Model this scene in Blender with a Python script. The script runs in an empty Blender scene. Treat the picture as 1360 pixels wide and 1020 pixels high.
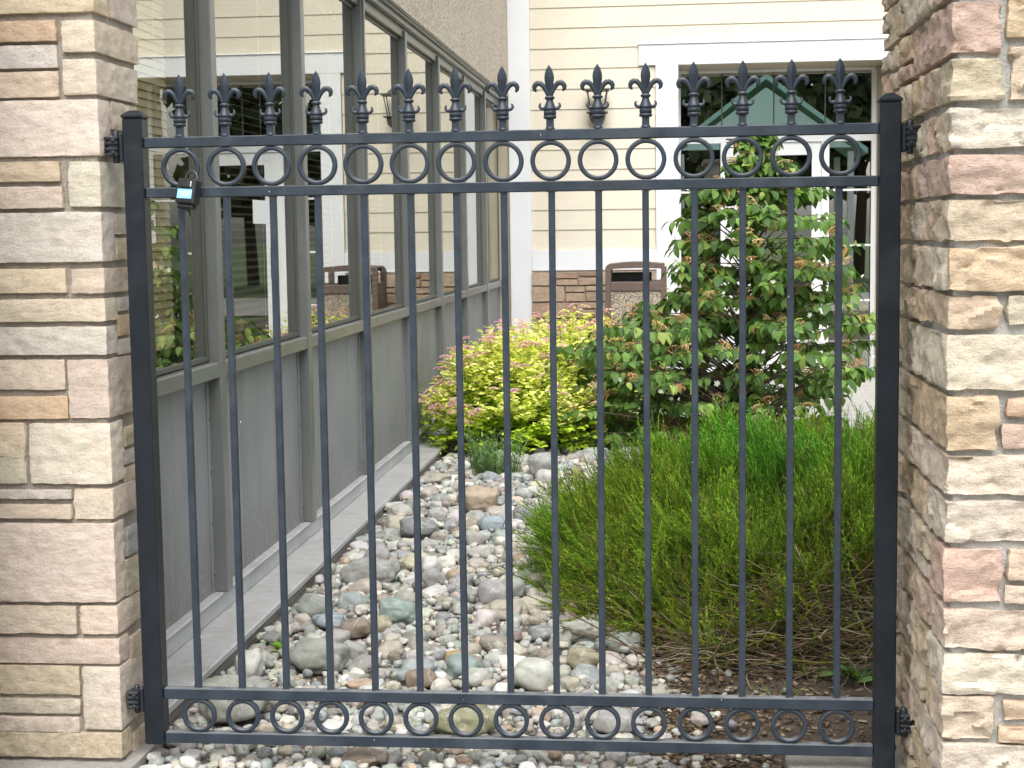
import bpy, math, random
import numpy as np
from mathutils import Matrix, Vector, noise

random.seed(7)
rng = np.random.default_rng(11)
SC = bpy.context.scene
COL = SC.collection

# ---------------------------------------------------------------- camera
PITCH, ROLL, YAW = math.radians(5.5456), math.radians(-0.7934), math.radians(-5.8839)
F = Vector((math.sin(YAW) * math.cos(PITCH), math.cos(YAW) * math.cos(PITCH), -math.sin(PITCH)))
R0 = Vector((math.cos(YAW), -math.sin(YAW), 0))
U0 = R0.cross(F)
cr, sr = math.cos(ROLL), math.sin(ROLL)
RT, UP = cr * R0 + sr * U0, -sr * R0 + cr * U0
cd = bpy.data.cameras.new('camera')
cam = bpy.data.objects.new('camera', cd)
COL.objects.link(cam)
cam.matrix_world = Matrix(((RT.x, UP.x, -F.x, 0), (RT.y, UP.y, -F.y, 0), (RT.z, UP.z, -F.z, 1.36), (0, 0, 0, 1)))
cd.sensor_fit = 'HORIZONTAL'
cd.sensor_width = 36
cd.lens = 2061.47 / 1360 * 36
cd.clip_start = 0.05
cd.clip_end = 2000
SC.camera = cam

# ---------------------------------------------------------------- light
SUN_EL, SUN_AZ = math.radians(58), math.radians(178)      # azimuth clockwise from +Y: behind the camera, to its right
world = bpy.data.worlds.new('World')
SC.world = world
world.use_nodes = True
wn, wl = world.node_tree.nodes, world.node_tree.links
for n in list(wn):
    wn.remove(n)
sky = wn.new('ShaderNodeTexSky')
sky.sky_type = 'NISHITA'
sky.sun_disc = False
sky.sun_elevation = SUN_EL
sky.sun_rotation = SUN_AZ
sky.air_density = 1.0
sky.dust_density = 4.0
hsv = wn.new('ShaderNodeHueSaturation')
hsv.inputs['Saturation'].default_value = 0.22            # overcast: the cloud layer takes the blue out of the sky
bg = wn.new('ShaderNodeBackground')
bg.inputs['Strength'].default_value = 0.15
wo = wn.new('ShaderNodeOutputWorld')
wl.new(sky.outputs[0], hsv.inputs['Color'])
wl.new(hsv.outputs[0], bg.inputs['Color'])
wl.new(bg.outputs[0], wo.inputs[0])

sd = bpy.data.lights.new('sun', 'SUN')
sd.energy = 1.3
sd.angle = math.radians(60)
sd.color = (1.0, 0.965, 0.91)
sun = bpy.data.objects.new('sun', sd)
COL.objects.link(sun)
sdir = Vector((math.sin(SUN_AZ) * math.cos(SUN_EL), math.cos(SUN_AZ) * math.cos(SUN_EL), math.sin(SUN_EL)))
sun.rotation_euler = sdir.to_track_quat('Z', 'Y').to_euler()
sun.location = (0, 0, 20)

SC.view_settings.view_transform = 'Standard'
SC.view_settings.look = 'None'
SC.view_settings.gamma = 1
SC.view_settings.use_curve_mapping = False
SC.view_settings.exposure = 1.16
SC.render.engine = 'CYCLES'
SC.cycles.max_bounces = 10
SC.cycles.transparent_max_bounces = 12

# ---------------------------------------------------------------- helpers
WM = {}          # world matrix of every object made, by name


def link(o, parent=None, loc=None):
    COL.objects.link(o)
    m = Matrix.Translation(loc) if loc is not None else Matrix.Identity(4)
    if loc is not None:
        o.location = loc
    if parent is not None:
        o.parent = parent
        o.matrix_parent_inverse = WM[parent.name].inverted()
    WM[o.name] = m
    return o


def thing(name, label, cat, loc=(0, 0, 0), group=None):
    o = bpy.data.objects.new(name, None)
    o.empty_display_size = 0.1
    link(o, None, loc)
    o['label'] = label
    o['category'] = cat
    if group:
        o['group'] = group
    return o


def tag(o, label, cat, group=None):
    o['label'] = label
    o['category'] = cat
    if group:
        o['group'] = group
    return o


def raw(name, verts, faces, mat, smooth=False):
    me = bpy.data.meshes.new(name)
    me.from_pydata([tuple(v) for v in verts], [], faces)
    if mat is not None:
        me.materials.append(mat)
    if smooth:
        me.polygons.foreach_set('use_smooth', [True] * len(me.polygons))
    me.update()
    return me


def obj(name, me, parent=None, color=None, kind=None):
    o = bpy.data.objects.new(name, me)
    link(o, parent)
    if color is not None:
        o.color = (*color, 1)
    if kind:
        o['kind'] = kind
    return o


class MB:
    """collects chamfered boxes, tubes and lathes into one mesh"""

    def __init__(s):
        s.v, s.f, s.sm = [], [], []

    def add(s, v, f, smooth=False):
        b = len(s.v)
        s.v += [tuple(p) for p in v]
        s.f += [tuple(i + b for i in q) for q in f]
        s.sm += [smooth] * len(f)
        return s

    def box(s, x0, x1, y0, y1, z0, z1, c=0.002, M=None):
        c = min(c, (x1 - x0) * .45, (y1 - y0) * .45, (z1 - z0) * .45)
        lo, hi = (x0, y0, z0), (x1, y1, z1)
        v, idx = [], {}
        for sx in (0, 1):
            for sy in (0, 1):
                for sz in (0, 1):
                    for a in range(3):
                        p = [hi[k] if (sx, sy, sz)[k] else lo[k] for k in range(3)]
                        for k in range(3):
                            if k != a:
                                p[k] += -c if (sx, sy, sz)[k] else c
                        idx[(sx, sy, sz, a)] = len(v)
                        v.append(p)
        f = []
        for a in range(3):
            b_, c_ = [(1, 2), (2, 0), (0, 1)][a]
            for sd_ in (0, 1):
                q = []
                for (u, w) in ((0, 0), (1, 0), (1, 1), (0, 1)):
                    k = [0, 0, 0]
                    k[a] = sd_
                    k[b_] = u
                    k[c_] = w
                    q.append(idx[(*k, a)])
                f.append(q if sd_ else q[::-1])
        cen = Vector(((x0 + x1) / 2, (y0 + y1) / 2, (z0 + z1) / 2))

        def fix(q):
            pts = [Vector(v[i]) for i in q]
            n = (pts[1] - pts[0]).cross(pts[2] - pts[0])
            m = sum(pts, Vector()) / len(pts) - cen
            return q if n.dot(m) > 0 else q[::-1]
        for a in range(3):
            b_, c_ = [(1, 2), (2, 0), (0, 1)][a]
            for u in (0, 1):
                for w in (0, 1):
                    k0 = [0, 0, 0]
                    k0[b_] = u
                    k0[c_] = w
                    k1 = list(k0)
                    k1[a] = 1
                    f.append(fix([idx[(*k0, b_)], idx[(*k0, c_)], idx[(*k1, c_)], idx[(*k1, b_)]]))
        for sx in (0, 1):
            for sy in (0, 1):
                for sz in (0, 1):
                    f.append(fix([idx[(sx, sy, sz, a)] for a in range(3)]))
        if M is not None:
            v = [M @ Vector(p) for p in v]
        return s.add(v, f)

    def tube(s, pts, r, n=6, sq=1.0, smooth=True, up=(0, 1, 0)):
        """round tube along pts; r = number or list; sq scales the thickness along `up`"""
        pts = [Vector(p) for p in pts]
        rr = r if isinstance(r, (list, tuple)) else [r] * len(pts)
        v, f = [], []
        for i, p in enumerate(pts):
            t = (pts[min(i + 1, len(pts) - 1)] - pts[max(i - 1, 0)]).normalized()
            u = Vector(up)
            u = (u - t * u.dot(t))
            u = u.normalized() if u.length > 1e-4 else t.orthogonal().normalized()
            w = t.cross(u)
            for k in range(n):
                a = 2 * math.pi * k / n
                v.append(p + (u * math.cos(a) * sq + w * math.sin(a)) * rr[i])
        for i in range(len(pts) - 1):
            for k in range(n):
                k2 = (k + 1) % n
                f.append((i * n + k, (i + 1) * n + k, (i + 1) * n + k2, i * n + k2))
        f.append(tuple(range(n)))
        f.append(tuple((len(pts) - 1) * n + k for k in range(n))[::-1])
        return s.add(v, f, smooth)

    def lathe(s, prof, n=12, c=(0, 0, 0), sy=1.0, rot=0, smooth=True):
        """prof: list of (radius, z)"""
        v, f = [], []
        for (r, z) in prof:
            for k in range(n):
                a = 2 * math.pi * k / n + rot
                v.append((c[0] + r * math.cos(a), c[1] + r * math.sin(a) * sy, c[2] + z))
        for i in range(len(prof) - 1):
            for k in range(n):
                k2 = (k + 1) % n
                f.append((i * n + k, i * n + k2, (i + 1) * n + k2, (i + 1) * n + k))
        f.append(tuple(range(n))[::-1])
        f.append(tuple((len(prof) - 1) * n + k for k in range(n)))
        return s.add(v, f, smooth)

    def mesh(s, name, mat):
        me = raw(name, s.v, s.f, mat)
        me.polygons.foreach_set('use_smooth', s.sm)
        me.update()
        return me

    def build(s, name, mat, parent=None, color=None, kind=None):
        return obj(name, s.mesh(name, mat), parent, color, kind)


def box(name, mat, parent, x0, x1, y0, y1, z0, z1, c=0.002, color=None, kind=None):
    return MB().box(x0, x1, y0, y1, z0, z1, c).build(name, mat, parent, color, kind)


def npmesh(name, V, Fc, mat, colors=None, smooth=False):
    """V (n,3), Fc (m,k) arrays -> mesh; colors (n,3) point colours in attribute 'tint'"""
    me = bpy.data.meshes.new(name)
    n, (m, k) = len(V), Fc.shape
    me.vertices.add(n)
    me.vertices.foreach_set('co', np.ascontiguousarray(V, dtype=np.float32).ravel())
    me.loops.add(m * k)
    me.loops.foreach_set('vertex_index', np.ascontiguousarray(Fc, dtype=np.int32).ravel())
    me.polygons.add(m)
    me.polygons.foreach_set('loop_start', np.arange(0, m * k, k, dtype=np.int32))
    me.polygons.foreach_set('loop_total', np.full(m, k, dtype=np.int32))
    if smooth:
        me.polygons.foreach_set('use_smooth', np.ones(m, dtype=bool))
    if colors is not None:
        at = me.color_attributes.new('tint', 'FLOAT_COLOR', 'POINT')
        c4 = np.ones((n, 4), dtype=np.float32)
        c4[:, :3] = colors
        at.data.foreach_set('color', c4.ravel())
    me.materials.append(mat)
    me.update()
    me.validate()
    return me


def scatter(name, TV, TF, Ms, Ps, cols, mat, smooth=False, tcol=None):
    """copies of template (TV, TF) under matrices Ms (N,3,3) and offsets Ps (N,3)"""
    TV, TF = np.asarray(TV, float), np.asarray(TF, int)
    Ms, Ps = np.asarray(Ms), np.asarray(Ps)
    N, nv = len(Ps), len(TV)
    V = np.einsum('nij,vj->nvi', Ms, TV) + Ps[:, None, :]
    Fc = (TF[None] + (np.arange(N) * nv)[:, None, None]).reshape(-1, TF.shape[1])
    C = np.repeat(np.asarray(cols)[:, None, :], nv, axis=1)
    if tcol is not None:
        C = C * np.asarray(tcol)[None, :, :]
    return npmesh(name, V.reshape(-1, 3), Fc, mat, C.reshape(-1, 3), smooth)


def frames(dirs, roll=None, ups=None):
    """rotation matrices whose Y axis is dirs and Z axis is near ups (rolled)"""
    d = np.asarray(dirs, float)
    d = d / np.linalg.norm(d, axis=1, keepdims=True)
    u = np.tile([0, 0, 1.0], (len(d), 1)) if ups is None else np.asarray(ups, float)
    x = np.cross(d, u)
    bad = np.linalg.norm(x, axis=1) < 1e-3
    x[bad] = [1, 0, 0]
    x /= np.linalg.norm(x, axis=1, keepdims=True)
    z = np.cross(x, d)
    if roll is not None:
        c, s_ = np.cos(roll)[:, None], np.sin(roll)[:, None]
        x, z = x * c + z * s_, z * c - x * s_
    return np.stack([x, d, z], axis=2)


# ---------------------------------------------------------------- materials
def new_mat(name):
    m = bpy.data.materials.new(name)
    m.use_nodes = True
    nt = m.node_tree
    return m, nt, nt.nodes, nt.links, nt.nodes['Principled BSDF']


def N(nt, typ, **kw):
    n = nt.nodes.new(typ)
    for k, v in kw.items():
        if k in n.inputs.keys() if hasattr(n.inputs, 'keys') else False:
            n.inputs[k].default_value = v
        else:
            setattr(n, k, v)
    return n


def noise_tex(nt, scale, detail=4, rough=.55, vec=None, stretch=None):
    t = nt.nodes.new('ShaderNodeTexNoise')
    t.inputs['Scale'].default_value = scale
    t.inputs['Detail'].default_value = detail
    t.inputs['Roughness'].default_value = rough
    if vec is None:
        vec = nt.nodes.new('ShaderNodeTexCoord').outputs['Object']
    if stretch:
        mp = nt.nodes.new('ShaderNodeMapping')
        mp.inputs['Scale'].default_value = stretch
        nt.links.new(vec, mp.inputs[0])
        vec = mp.outputs[0]
    nt.links.new(vec, t.inputs['Vector'])
    return t.outputs['Fac']


def ramp(nt, fac, stops):
    r = nt.nodes.new('ShaderNodeValToRGB')
    e = r.color_ramp.elements
    while len(e) < len(stops):
        e.new(0.5)
    for i, (p, c) in enumerate(stops):
        e[i].position = p
        e[i].color = (*c, 1) if len(c) == 3 else c
    nt.links.new(fac, r.inputs[0])
    return r.outputs[0]


def mix(nt, a, b, fac, mode='MIX'):
    m = nt.nodes.new('ShaderNodeMix')
    m.data_type = 'RGBA'
    m.blend_type = mode
    for s, v in ((m.inputs[6], a), (m.inputs[7], b), (m.inputs[0], fac)):
        if hasattr(v, 'links'):
            nt.links.new(v, s)
        elif isinstance(v, (int, float)):
            s.default_value = v if s.type == 'VALUE' else (v, v, v, 1)
        else:
            s.default_value = (*v, 1)
    return m.outputs[2]


def bump(nt, h, strength, dist, bsdf, prev=None):
    b = nt.nodes.new('ShaderNodeBump')
    b.inputs['Strength'].default_value = strength
    b.inputs['Distance'].default_value = dist
    nt.links.new(h, b.inputs['Height'])
    if prev is not None:
        nt.links.new(prev, b.inputs['Normal'])
    nt.links.new(b.outputs[0], bsdf.inputs['Normal'])
    return b.outputs[0]


def paint(name, col, rough=.5, var=.12, scale=9, metal=0, bs=.15, dirt=None, streak=False, spec=.5):
    m, nt, nd, lk, b = new_mat(name)
    f = noise_tex(nt, scale, 5)
    lo = tuple(c * (1 - var) for c in col)
    hi = tuple(min(1, c * (1 + var)) for c in col)
    c = ramp(nt, f, [(.3, lo), (.7, hi)])
    if dirt:
        d = noise_tex(nt, 3.5 if not streak else 5, 6, .7, stretch=(1, 1, .12) if streak else None)
        dm = ramp(nt, d, [(.52, (0, 0, 0)), (.72, (1, 1, 1))])
        c = mix(nt, c, dirt, mix(nt, 0.0, dm, .6))
    lk.new(c, b.inputs['Base Color'])
    b.inputs['Roughness'].default_value = rough
    b.inputs['Metallic'].default_value = metal
    b.inputs['Specular IOR Level'].default_value = spec
    bump(nt, noise_tex(nt, 60, 3), bs, .002, b)
    return m


def stone_mat(name, band=0.0, bs=.6, light=1.0):
    """quarried stone: base colour from the object's own colour, with grain, blotches and fine relief"""
    m, nt, nd, lk, b = new_mat(name)
    oi = nd.new('ShaderNodeObjectInfo')
    tc = nd.new('ShaderNodeTexCoord')
    ad = nd.new('ShaderNodeVectorMath')
    ad.operation = 'ADD'
    cmb = nd.new('ShaderNodeCombineXYZ')
    mu = nd.new('ShaderNodeMath')
    mu.operation = 'MULTIPLY'
    mu.inputs[1].default_value = 37
    lk.new(oi.outputs['Random'], mu.inputs[0])
    for i in range(3):
        lk.new(mu.outputs[0], cmb.inputs[i])
    lk.new(tc.outputs['Object'], ad.inputs[0])
    lk.new(cmb.outputs[0], ad.inputs[1])
    v = ad.outputs[0]
    big = noise_tex(nt, 9, 5, .6, v, (1, 1, 1.5))
    fine = noise_tex(nt, 260, 6, .8, v)
    veins = noise_tex(nt, 34, 7, .68, v, (.8, .8, 1.5))
    c = mix(nt, oi.outputs['Color'], (0.60, 0.50, 0.39), mix(nt, 0.0, ramp(nt, big, [(.42, (0, 0, 0)), (.72, (1, 1, 1))]), .30 + band))
    c = mix(nt, c, ramp(nt, veins, [(.28, (.78 - band, .72 - band, .66 - band)), (.5, (1, 1, 1)), (.75, (1.12, 1.12, 1.13))]), .8, 'MULTIPLY')
    c = mix(nt, c, ramp(nt, fine, [(.34, (.66, .63, .60)), (.52, (1, 1, 1)), (.68, (1.12, 1.12, 1.12))]), .75, 'MULTIPLY')
    spot = noise_tex(nt, 5, 6, .7, v)
    c = mix(nt, c, (.30, .25, .19), mix(nt, 0.0, ramp(nt, spot, [(.58, (0, 0, 0)), (.78, (1, 1, 1))]), .45))
    c = mix(nt, c, (light, light, light), 1.0, 'MULTIPLY')
    lk.new(c, b.inputs['Base Color'])
    b.inputs['Roughness'].default_value = .92
    b.inputs['Specular IOR Level'].default_value = .25
    p = bump(nt, veins, bs, .009, b)
    bump(nt, fine, bs * .5, .003, b, p)
    return m


M = {}
M['gate'] = paint('gate_paint', (.025, .035, .049), .42, .3, 14, bs=.25, spec=.38, dirt=(.06, .07, .08))
def dusty(m, col, amt):
    nt = m.node_tree
    b = nt.nodes['Principled BSDF']
    src = b.inputs['Base Color'].links[0].from_socket
    g = nt.nodes.new('ShaderNodeNewGeometry')
    sp = nt.nodes.new('ShaderNodeSeparateXYZ')
    nt.links.new(g.outputs['True Normal'], sp.inputs[0])
    up = ramp(nt, sp.outputs[2], [(.6, (0, 0, 0)), (.95, (1, 1, 1))])
    n = ramp(nt, noise_tex(nt, 22, 6, .7), [(.35, (.25, .25, .25)), (.65, (1, 1, 1))])
    nt.links.new(mix(nt, src, col, mix(nt, 0.0, mix(nt, up, n, 1.0, 'MULTIPLY'), amt)), b.inputs['Base Color'])


dusty(M['gate'], (.22, .23, .23), .8)
M['gate_post'] = paint('gate_post_paint', (.010, .014, .020), .40, .25, 14, bs=.2, spec=.35, dirt=(.035, .04, .045))
M['gate_dark'] = paint('gate_hinge', (.018, .022, .028), .42, .3, 40, bs=.6)
M['stone'] = stone_mat('stone_cream', 0, .55)
M['stone_rough'] = stone_mat('stone_rough', .15, 1.0)
M['brick_stone'] = stone_mat('wainscot_stone', .05, .5)


def mortar(name, col):
    m, nt, nd, lk, b = new_mat(name)
    f = noise_tex(nt, 160, 4, .7)
    g = noise_tex(nt, 9, 6, .7)
    c = ramp(nt, f, [(.3, tuple(x * .7 for x in col)), (.7, tuple(x * 1.2 for x in col))])
    c = mix(nt, c, tuple(x * .72 for x in col), ramp(nt, g, [(.4, (0, 0, 0)), (.7, (1, 1, 1))]))
    lk.new(c, b.inputs['Base Color'])
    b.inputs['Roughness'].default_value = .95
    bump(nt, f, .9, .006, b)
    return m


M['mortar_brown'] = mortar('mortar_brown', (.40, .355, .30))
M['mortar_grey'] = mortar('mortar_grey', (.60, .60, .57))
M['concrete'] = mortar('concrete', (.36, .345, .315))
M['path'] = mortar('path_concrete', (.36, .355, .335))
M['bronze'] = paint('frame_grey_paint', (.155, .165, .16), .32, .1, 6, dirt=(.10, .10, .09), streak=True)
M['panel'] = paint('panel_grey_paint', (.24, .252, .258), .55, .10, 3, dirt=(.13, .13, .11), streak=True)
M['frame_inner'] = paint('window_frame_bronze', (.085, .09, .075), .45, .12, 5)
M['ledge'] = paint('ledge_grey_paint', (.44, .45, .455), .5, .08, 4, dirt=(.19, .185, .165))
M['white'] = paint('white_trim_paint', (.74, .755, .77), .5, .03, 3)
M['teal'] = paint('teal_roof_metal', (.42, .74, .68), .4, .08, 3)
M['brown_plastic'] = paint('brown_bin_plastic', (.125, .088, .072), .45, .12, 14)
M['black_plastic'] = paint('black_plastic', (.02, .02, .022), .4, .2, 30)
M['lantern'] = paint('lantern_bronze', (.05, .045, .04), .4, .2, 30)
M['interior'] = paint('interior_dark', (.14, .135, .11), .9, .2, 2)
M['soffit'] = paint('soffit_beige', (.46, .40, .30), .7, .06, 3)
M['paper'] = paint('notice_paper', (.75, .76, .74), .7, .02, 3)
M['blind_dark'] = paint('blind_slat_dark', (.20, .18, .13), .6, .05, 3)
M['blind'] = paint('blind_slat', (.72, .60, .38), .6, .05, 3)
M['wood_twig'] = None


def siding_mat():
    m, nt, nd, lk, b = new_mat('siding_cream_paint')
    g = noise_tex(nt, 40, 5, .6, stretch=(.07, .07, 1))
    w = noise_tex(nt, 2.2, 5)
    c = ramp(nt, w, [(.3, (.68, .62, .505)), (.7, (.725, .672, .565))])
    c = mix(nt, c, ramp(nt, g, [(.3, (.93, .92, .9)), (.7, (1, 1, 1))]), .8, 'MULTIPLY')
    lk.new(c, b.inputs['Base Color'])
    b.inputs['Roughness'].default_value = .6
    bump(nt, g, .35, .003, b)
    return m


M['siding'] = siding_mat()


def speckle(name, cols, scale, bs, dist):
    m, nt, nd, lk, b = new_mat(name)
    v = nd.new('ShaderNodeTexVoronoi')
    v.inputs['Scale'].default_value = scale
    tc = nd.new('ShaderNodeTexCoord')
    lk.new(tc.outputs['Object'], v.inputs['Vector'])
    sep = nd.new('ShaderNodeSeparateColor')
    lk.new(v.outputs['Color'], sep.inputs[0])
    r = nd.new('ShaderNodeValToRGB')
    r.color_ramp.interpolation = 'CONSTANT'
    e = r.color_ramp.elements
    while len(e) < len(cols):
        e.new(.5)
    for i, c in enumerate(cols):
        e[i].position = i / len(cols)
        e[i].color = (*c, 1)
    lk.new(sep.outputs[0], r.inputs[0])
    c = mix(nt, r.outputs[0], ramp(nt, v.outputs['Distance'], [(.2, (1, 1, 1)), (.75, (.72, .70, .68))]), .8, 'MULTIPLY')
    w = noise_tex(nt, 1.6, 4)
    c = mix(nt, c, ramp(nt, w, [(.3, (.9, .89, .88)), (.7, (1, 1, 1))]), .9, 'MULTIPLY')
    lk.new(c, b.inputs['Base Color'])
    b.inputs['Roughness'].default_value = .85
    mp = nd.new('ShaderNodeMath')
    mp.operation = 'SUBTRACT'
    mp.inputs[0].default_value = 1
    lk.new(v.outputs['Distance'], mp.inputs[1])
    bump(nt, mp.outputs[0], bs, dist, b)
    return m


M['stucco'] = speckle('pebble_dash_stucco', [(.62, .55, .46), (.52, .45, .37), (.70, .66, .60), (.58, .50, .42), (.66, .60, .50), (.40, .34, .28)], 75, .7, .006)
M['aggregate'] = speckle('exposed_aggregate', [(.42, .37, .28), (.22, .18, .13), (.55, .5, .42), (.33, .3, .25), (.5, .42, .3), (.15, .13, .11)], 110, .6, .005)


def soil_mat():
    m, nt, nd, lk, b = new_mat('soil')
    f = noise_tex(nt, 55, 6, .7)
    g = noise_tex(nt, 4, 5)
    c = ramp(nt, f, [(.3, (.035, .024, .017)), (.5, (.085, .062, .045)), (.72, (.17, .13, .095))])
    c = mix(nt, c, (.13, .115, .09), ramp(nt, g, [(.45, (0, 0, 0)), (.7, (.7, .7, .7))]))
    lk.new(c, b.inputs['Base Color'])
    b.inputs['Roughness'].default_value = .95
    bump(nt, f, 1, .015, b)
    return m


M['soil'] = soil_mat()


def grit_mat():
    m, nt, nd, lk, b = new_mat('gravel_fines')
    f = noise_tex(nt, 120, 6, .7)
    c = ramp(nt, f, [(.3, (.05, .045, .04)), (.55, (.14, .13, .115)), (.75, (.28, .26, .23))])
    lk.new(c, b.inputs['Base Color'])
    b.inputs['Roughness'].default_value = .95
    bump(nt, f, 1, .008, b)
    return m


M['grit'] = grit_mat()


def rock_mat(name, attr):
    m, nt, nd, lk, b = new_mat(name)
    if attr:
        a = nd.new('ShaderNodeAttribute')
        a.attribute_name = 'tint'
        base = a.outputs['Color']
    else:
        base = nd.new('ShaderNodeObjectInfo').outputs['Color']
    v = nd.new('ShaderNodeNewGeometry').outputs['Position']
    big = noise_tex(nt, 22, 4, .6, v)
    fine = noise_tex(nt, 320, 3, .7, v)
    c = mix(nt, base, ramp(nt, big, [(.3, (.78, .77, .74)), (.7, (1.12, 1.12, 1.1))]), 1.0, 'MULTIPLY')
    c = mix(nt, c, ramp(nt, fine, [(.35, (.8, .8, .8)), (.65, (1.15, 1.15, 1.15))]), .8, 'MULTIPLY')
    vein = noise_tex(nt, 9, 7, .6, v)
    c = mix(nt, c, (.55, .54, .5), ramp(nt, vein, [(.485, (0, 0, 0)), (.5, (.45, .45, .45)), (.515, (0, 0, 0))]))
    lk.new(c, b.inputs['Base Color'])
    b.inputs['Roughness'].default_value = .62
    b.inputs['Specular IOR Level'].default_value = .35
    bump(nt, fine, .25, .002, b)
    return m


M['rock'] = rock_mat('river_stone', False)
M['pebble'] = rock_mat('pebble_mix', True)


def leaf_mat(name, attr=True, trans=.28, rough=.55, spec=.28):
    m, nt, nd, lk, b = new_mat(name)
    if attr:
        a = nd.new('ShaderNodeAttribute')
        a.attribute_name = 'tint'
        base = a.outputs['Color']
    else:
        base = nd.new('ShaderNodeObjectInfo').outputs['Color']
    v = nd.new('ShaderNodeNewGeometry').outputs['Position']
    f = noise_tex(nt, 70, 3, .6, v)
    c = mix(nt, base, ramp(nt, f, [(.3, (.8, .82, .75)), (.7, (1.15, 1.13, 1.1))]), 1.0, 'MULTIPLY')
    lk.new(c, b.inputs['Base Color'])
    b.inputs['Roughness'].default_value = rough
    b.inputs['Specular IOR Level'].default_value = spec
    t = nd.new('ShaderNodeBsdfTranslucent')
    lk.new(mix(nt, c, (1.2, 1.35, .6), 1.0, 'MULTIPLY'), t.inputs['Color'])
    ms = nd.new('ShaderNodeMixShader')
    ms.inputs[0].default_value = trans
    lk.new(b.outputs[0], ms.inputs[1])
    lk.new(t.outputs[0], ms.inputs[2])
    lk.new(ms.outputs[0], nd['Material Output'].inputs[0])
    return m


M['leaf'] = leaf_mat('leaf_tinted')
M['leaf_obj'] = leaf_mat('leaf_single', False)
M['needle'] = leaf_mat('heather_needles', True, .3, .6, .2)
M['twig'] = leaf_mat('dry_twig', True, 0.0, .85, .1)
M['petal'] = leaf_mat('petal', True, .25, .7, .1)


def glass(name, boost, tint=(.9, .9, .88)):
    """double-glazed unit: four air/glass surfaces, reflection 4R/(1+3R), taken on the face the light enters by"""
    m, nt, nd, lk, b = new_mat(name)
    nd.remove(b)
    fr = nd.new('ShaderNodeFresnel')
    fr.inputs['IOR'].default_value = boost
    def mth(op, x, y):
        n = nd.new('ShaderNodeMath')
        n.operation = op
        for i, v in enumerate((x, y)):
            if hasattr(v, 'links'):
                lk.new(v, n.inputs[i])
            else:
                n.inputs[i].default_value = v
        return n.outputs[0]
    geo = nd.new('ShaderNodeNewGeometry')
    r = fr.outputs[0]
    r4 = mth('DIVIDE', mth('MULTIPLY', r, 4.0), mth('ADD', mth('MULTIPLY', r, 3.0), 1.0))
    d = mth('MULTIPLY', r4, mth('SUBTRACT', 1.0, geo.outputs['Backfacing']))
    g = nd.new('ShaderNodeBsdfGlossy')
    g.inputs['Roughness'].default_value = 0.0
    g.inputs['Color'].default_value = (.86, .87, .83, 1)
    t = nd.new('ShaderNodeBsdfTransparent')
    t.inputs['Color'].default_value = (*tint, 1)
    ms = nd.new('ShaderNodeMixShader')
    lk.new(d, ms.inputs[0]); lk.new(t.outputs[0], ms.inputs[1]); lk.new(g.outputs[0], ms.inputs[2])
    lk.new(ms.outputs[0], nd['Material Output'].inputs[0])
    return m


M['pane'] = glass('window_glass', 1.55, (.9, .91, .88))
M['door_glass'] = glass('coated_door_glass', 2.5, (.7, .72, .7))
m_, nt_, nd_, lk_, b_ = new_mat('lock_blue_face')  # blue front face of the lock box, slightly emissive
b_.inputs['Base Color'].default_value = (.18, .42, .75, 1)
b_.inputs['Emission Color'].default_value = (.25, .55, .95, 1)
b_.inputs['Emission Strength'].default_value = .35
b_.inputs['Roughness'].default_value = .2
M['blue_face'] = m_


def splash(m, z0, z1, col, amt):
    """soil splashed up from the ground: world height, broken by noise"""
    nt = m.node_tree
    b = nt.nodes['Principled BSDF']
    src = b.inputs['Base Color'].links[0].from_socket
    g = nt.nodes.new('ShaderNodeNewGeometry')
    sp = nt.nodes.new('ShaderNodeSeparateXYZ')
    nt.links.new(g.outputs['Position'], sp.inputs[0])
    mr = nt.nodes.new('ShaderNodeMapRange')
    mr.inputs['From Min'].default_value = z0
    mr.inputs['From Max'].default_value = z1
    mr.inputs['To Min'].default_value = 1
    mr.inputs['To Max'].default_value = 0
    nt.links.new(sp.outputs[2], mr.inputs['Value'])
    n = ramp(nt, noise_tex(nt, 45, 6, .75), [(.42, (0, 0, 0)), (.6, (1, 1, 1))])
    nt.links.new(mix(nt, src, col, mix(nt, 0.0, mix(nt, mr.outputs[0], n, 1.0, 'MULTIPLY'), amt)), b.inputs['Base Color'])


splash(M['panel'], .12, .42, (.13, .115, .09), .7)
splash(M['stone'], .0, .35, (.24, .20, .15), .6)
splash(M['stone_rough'], .0, .30, (.26, .21, .15), .5)
dusty(M['ledge'], (.24, .225, .19), .45)

# ================================================================= GROUND
def sheet(name, mat, x0, x1, y0, y1, z, label=None):
    o = obj(name, raw(name, [(x0, y0, z), (x1, y0, z), (x1, y1, z), (x0, y1, z)], [(0, 1, 2, 3)], mat), kind='structure')
    return o


def lawn_mat():
    m, nt, nd, lk, b = new_mat('lawn')
    f = noise_tex(nt, 30, 5, .7)
    c = ramp(nt, f, [(.3, (.025, .05, .012)), (.7, (.07, .12, .03))])
    lk.new(c, b.inputs['Base Color'])
    b.inputs['Roughness'].default_value = .9
    bump(nt, f, 1, .03, b)
    return m


M['lawn'] = lawn_mat()
sheet('ground', M['lawn'], -300, 300, -300, 300, -0.03)
sheet('forecourt_pavement', M['path'], -8, 8, -4.5, 3.16, -0.012)


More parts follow.
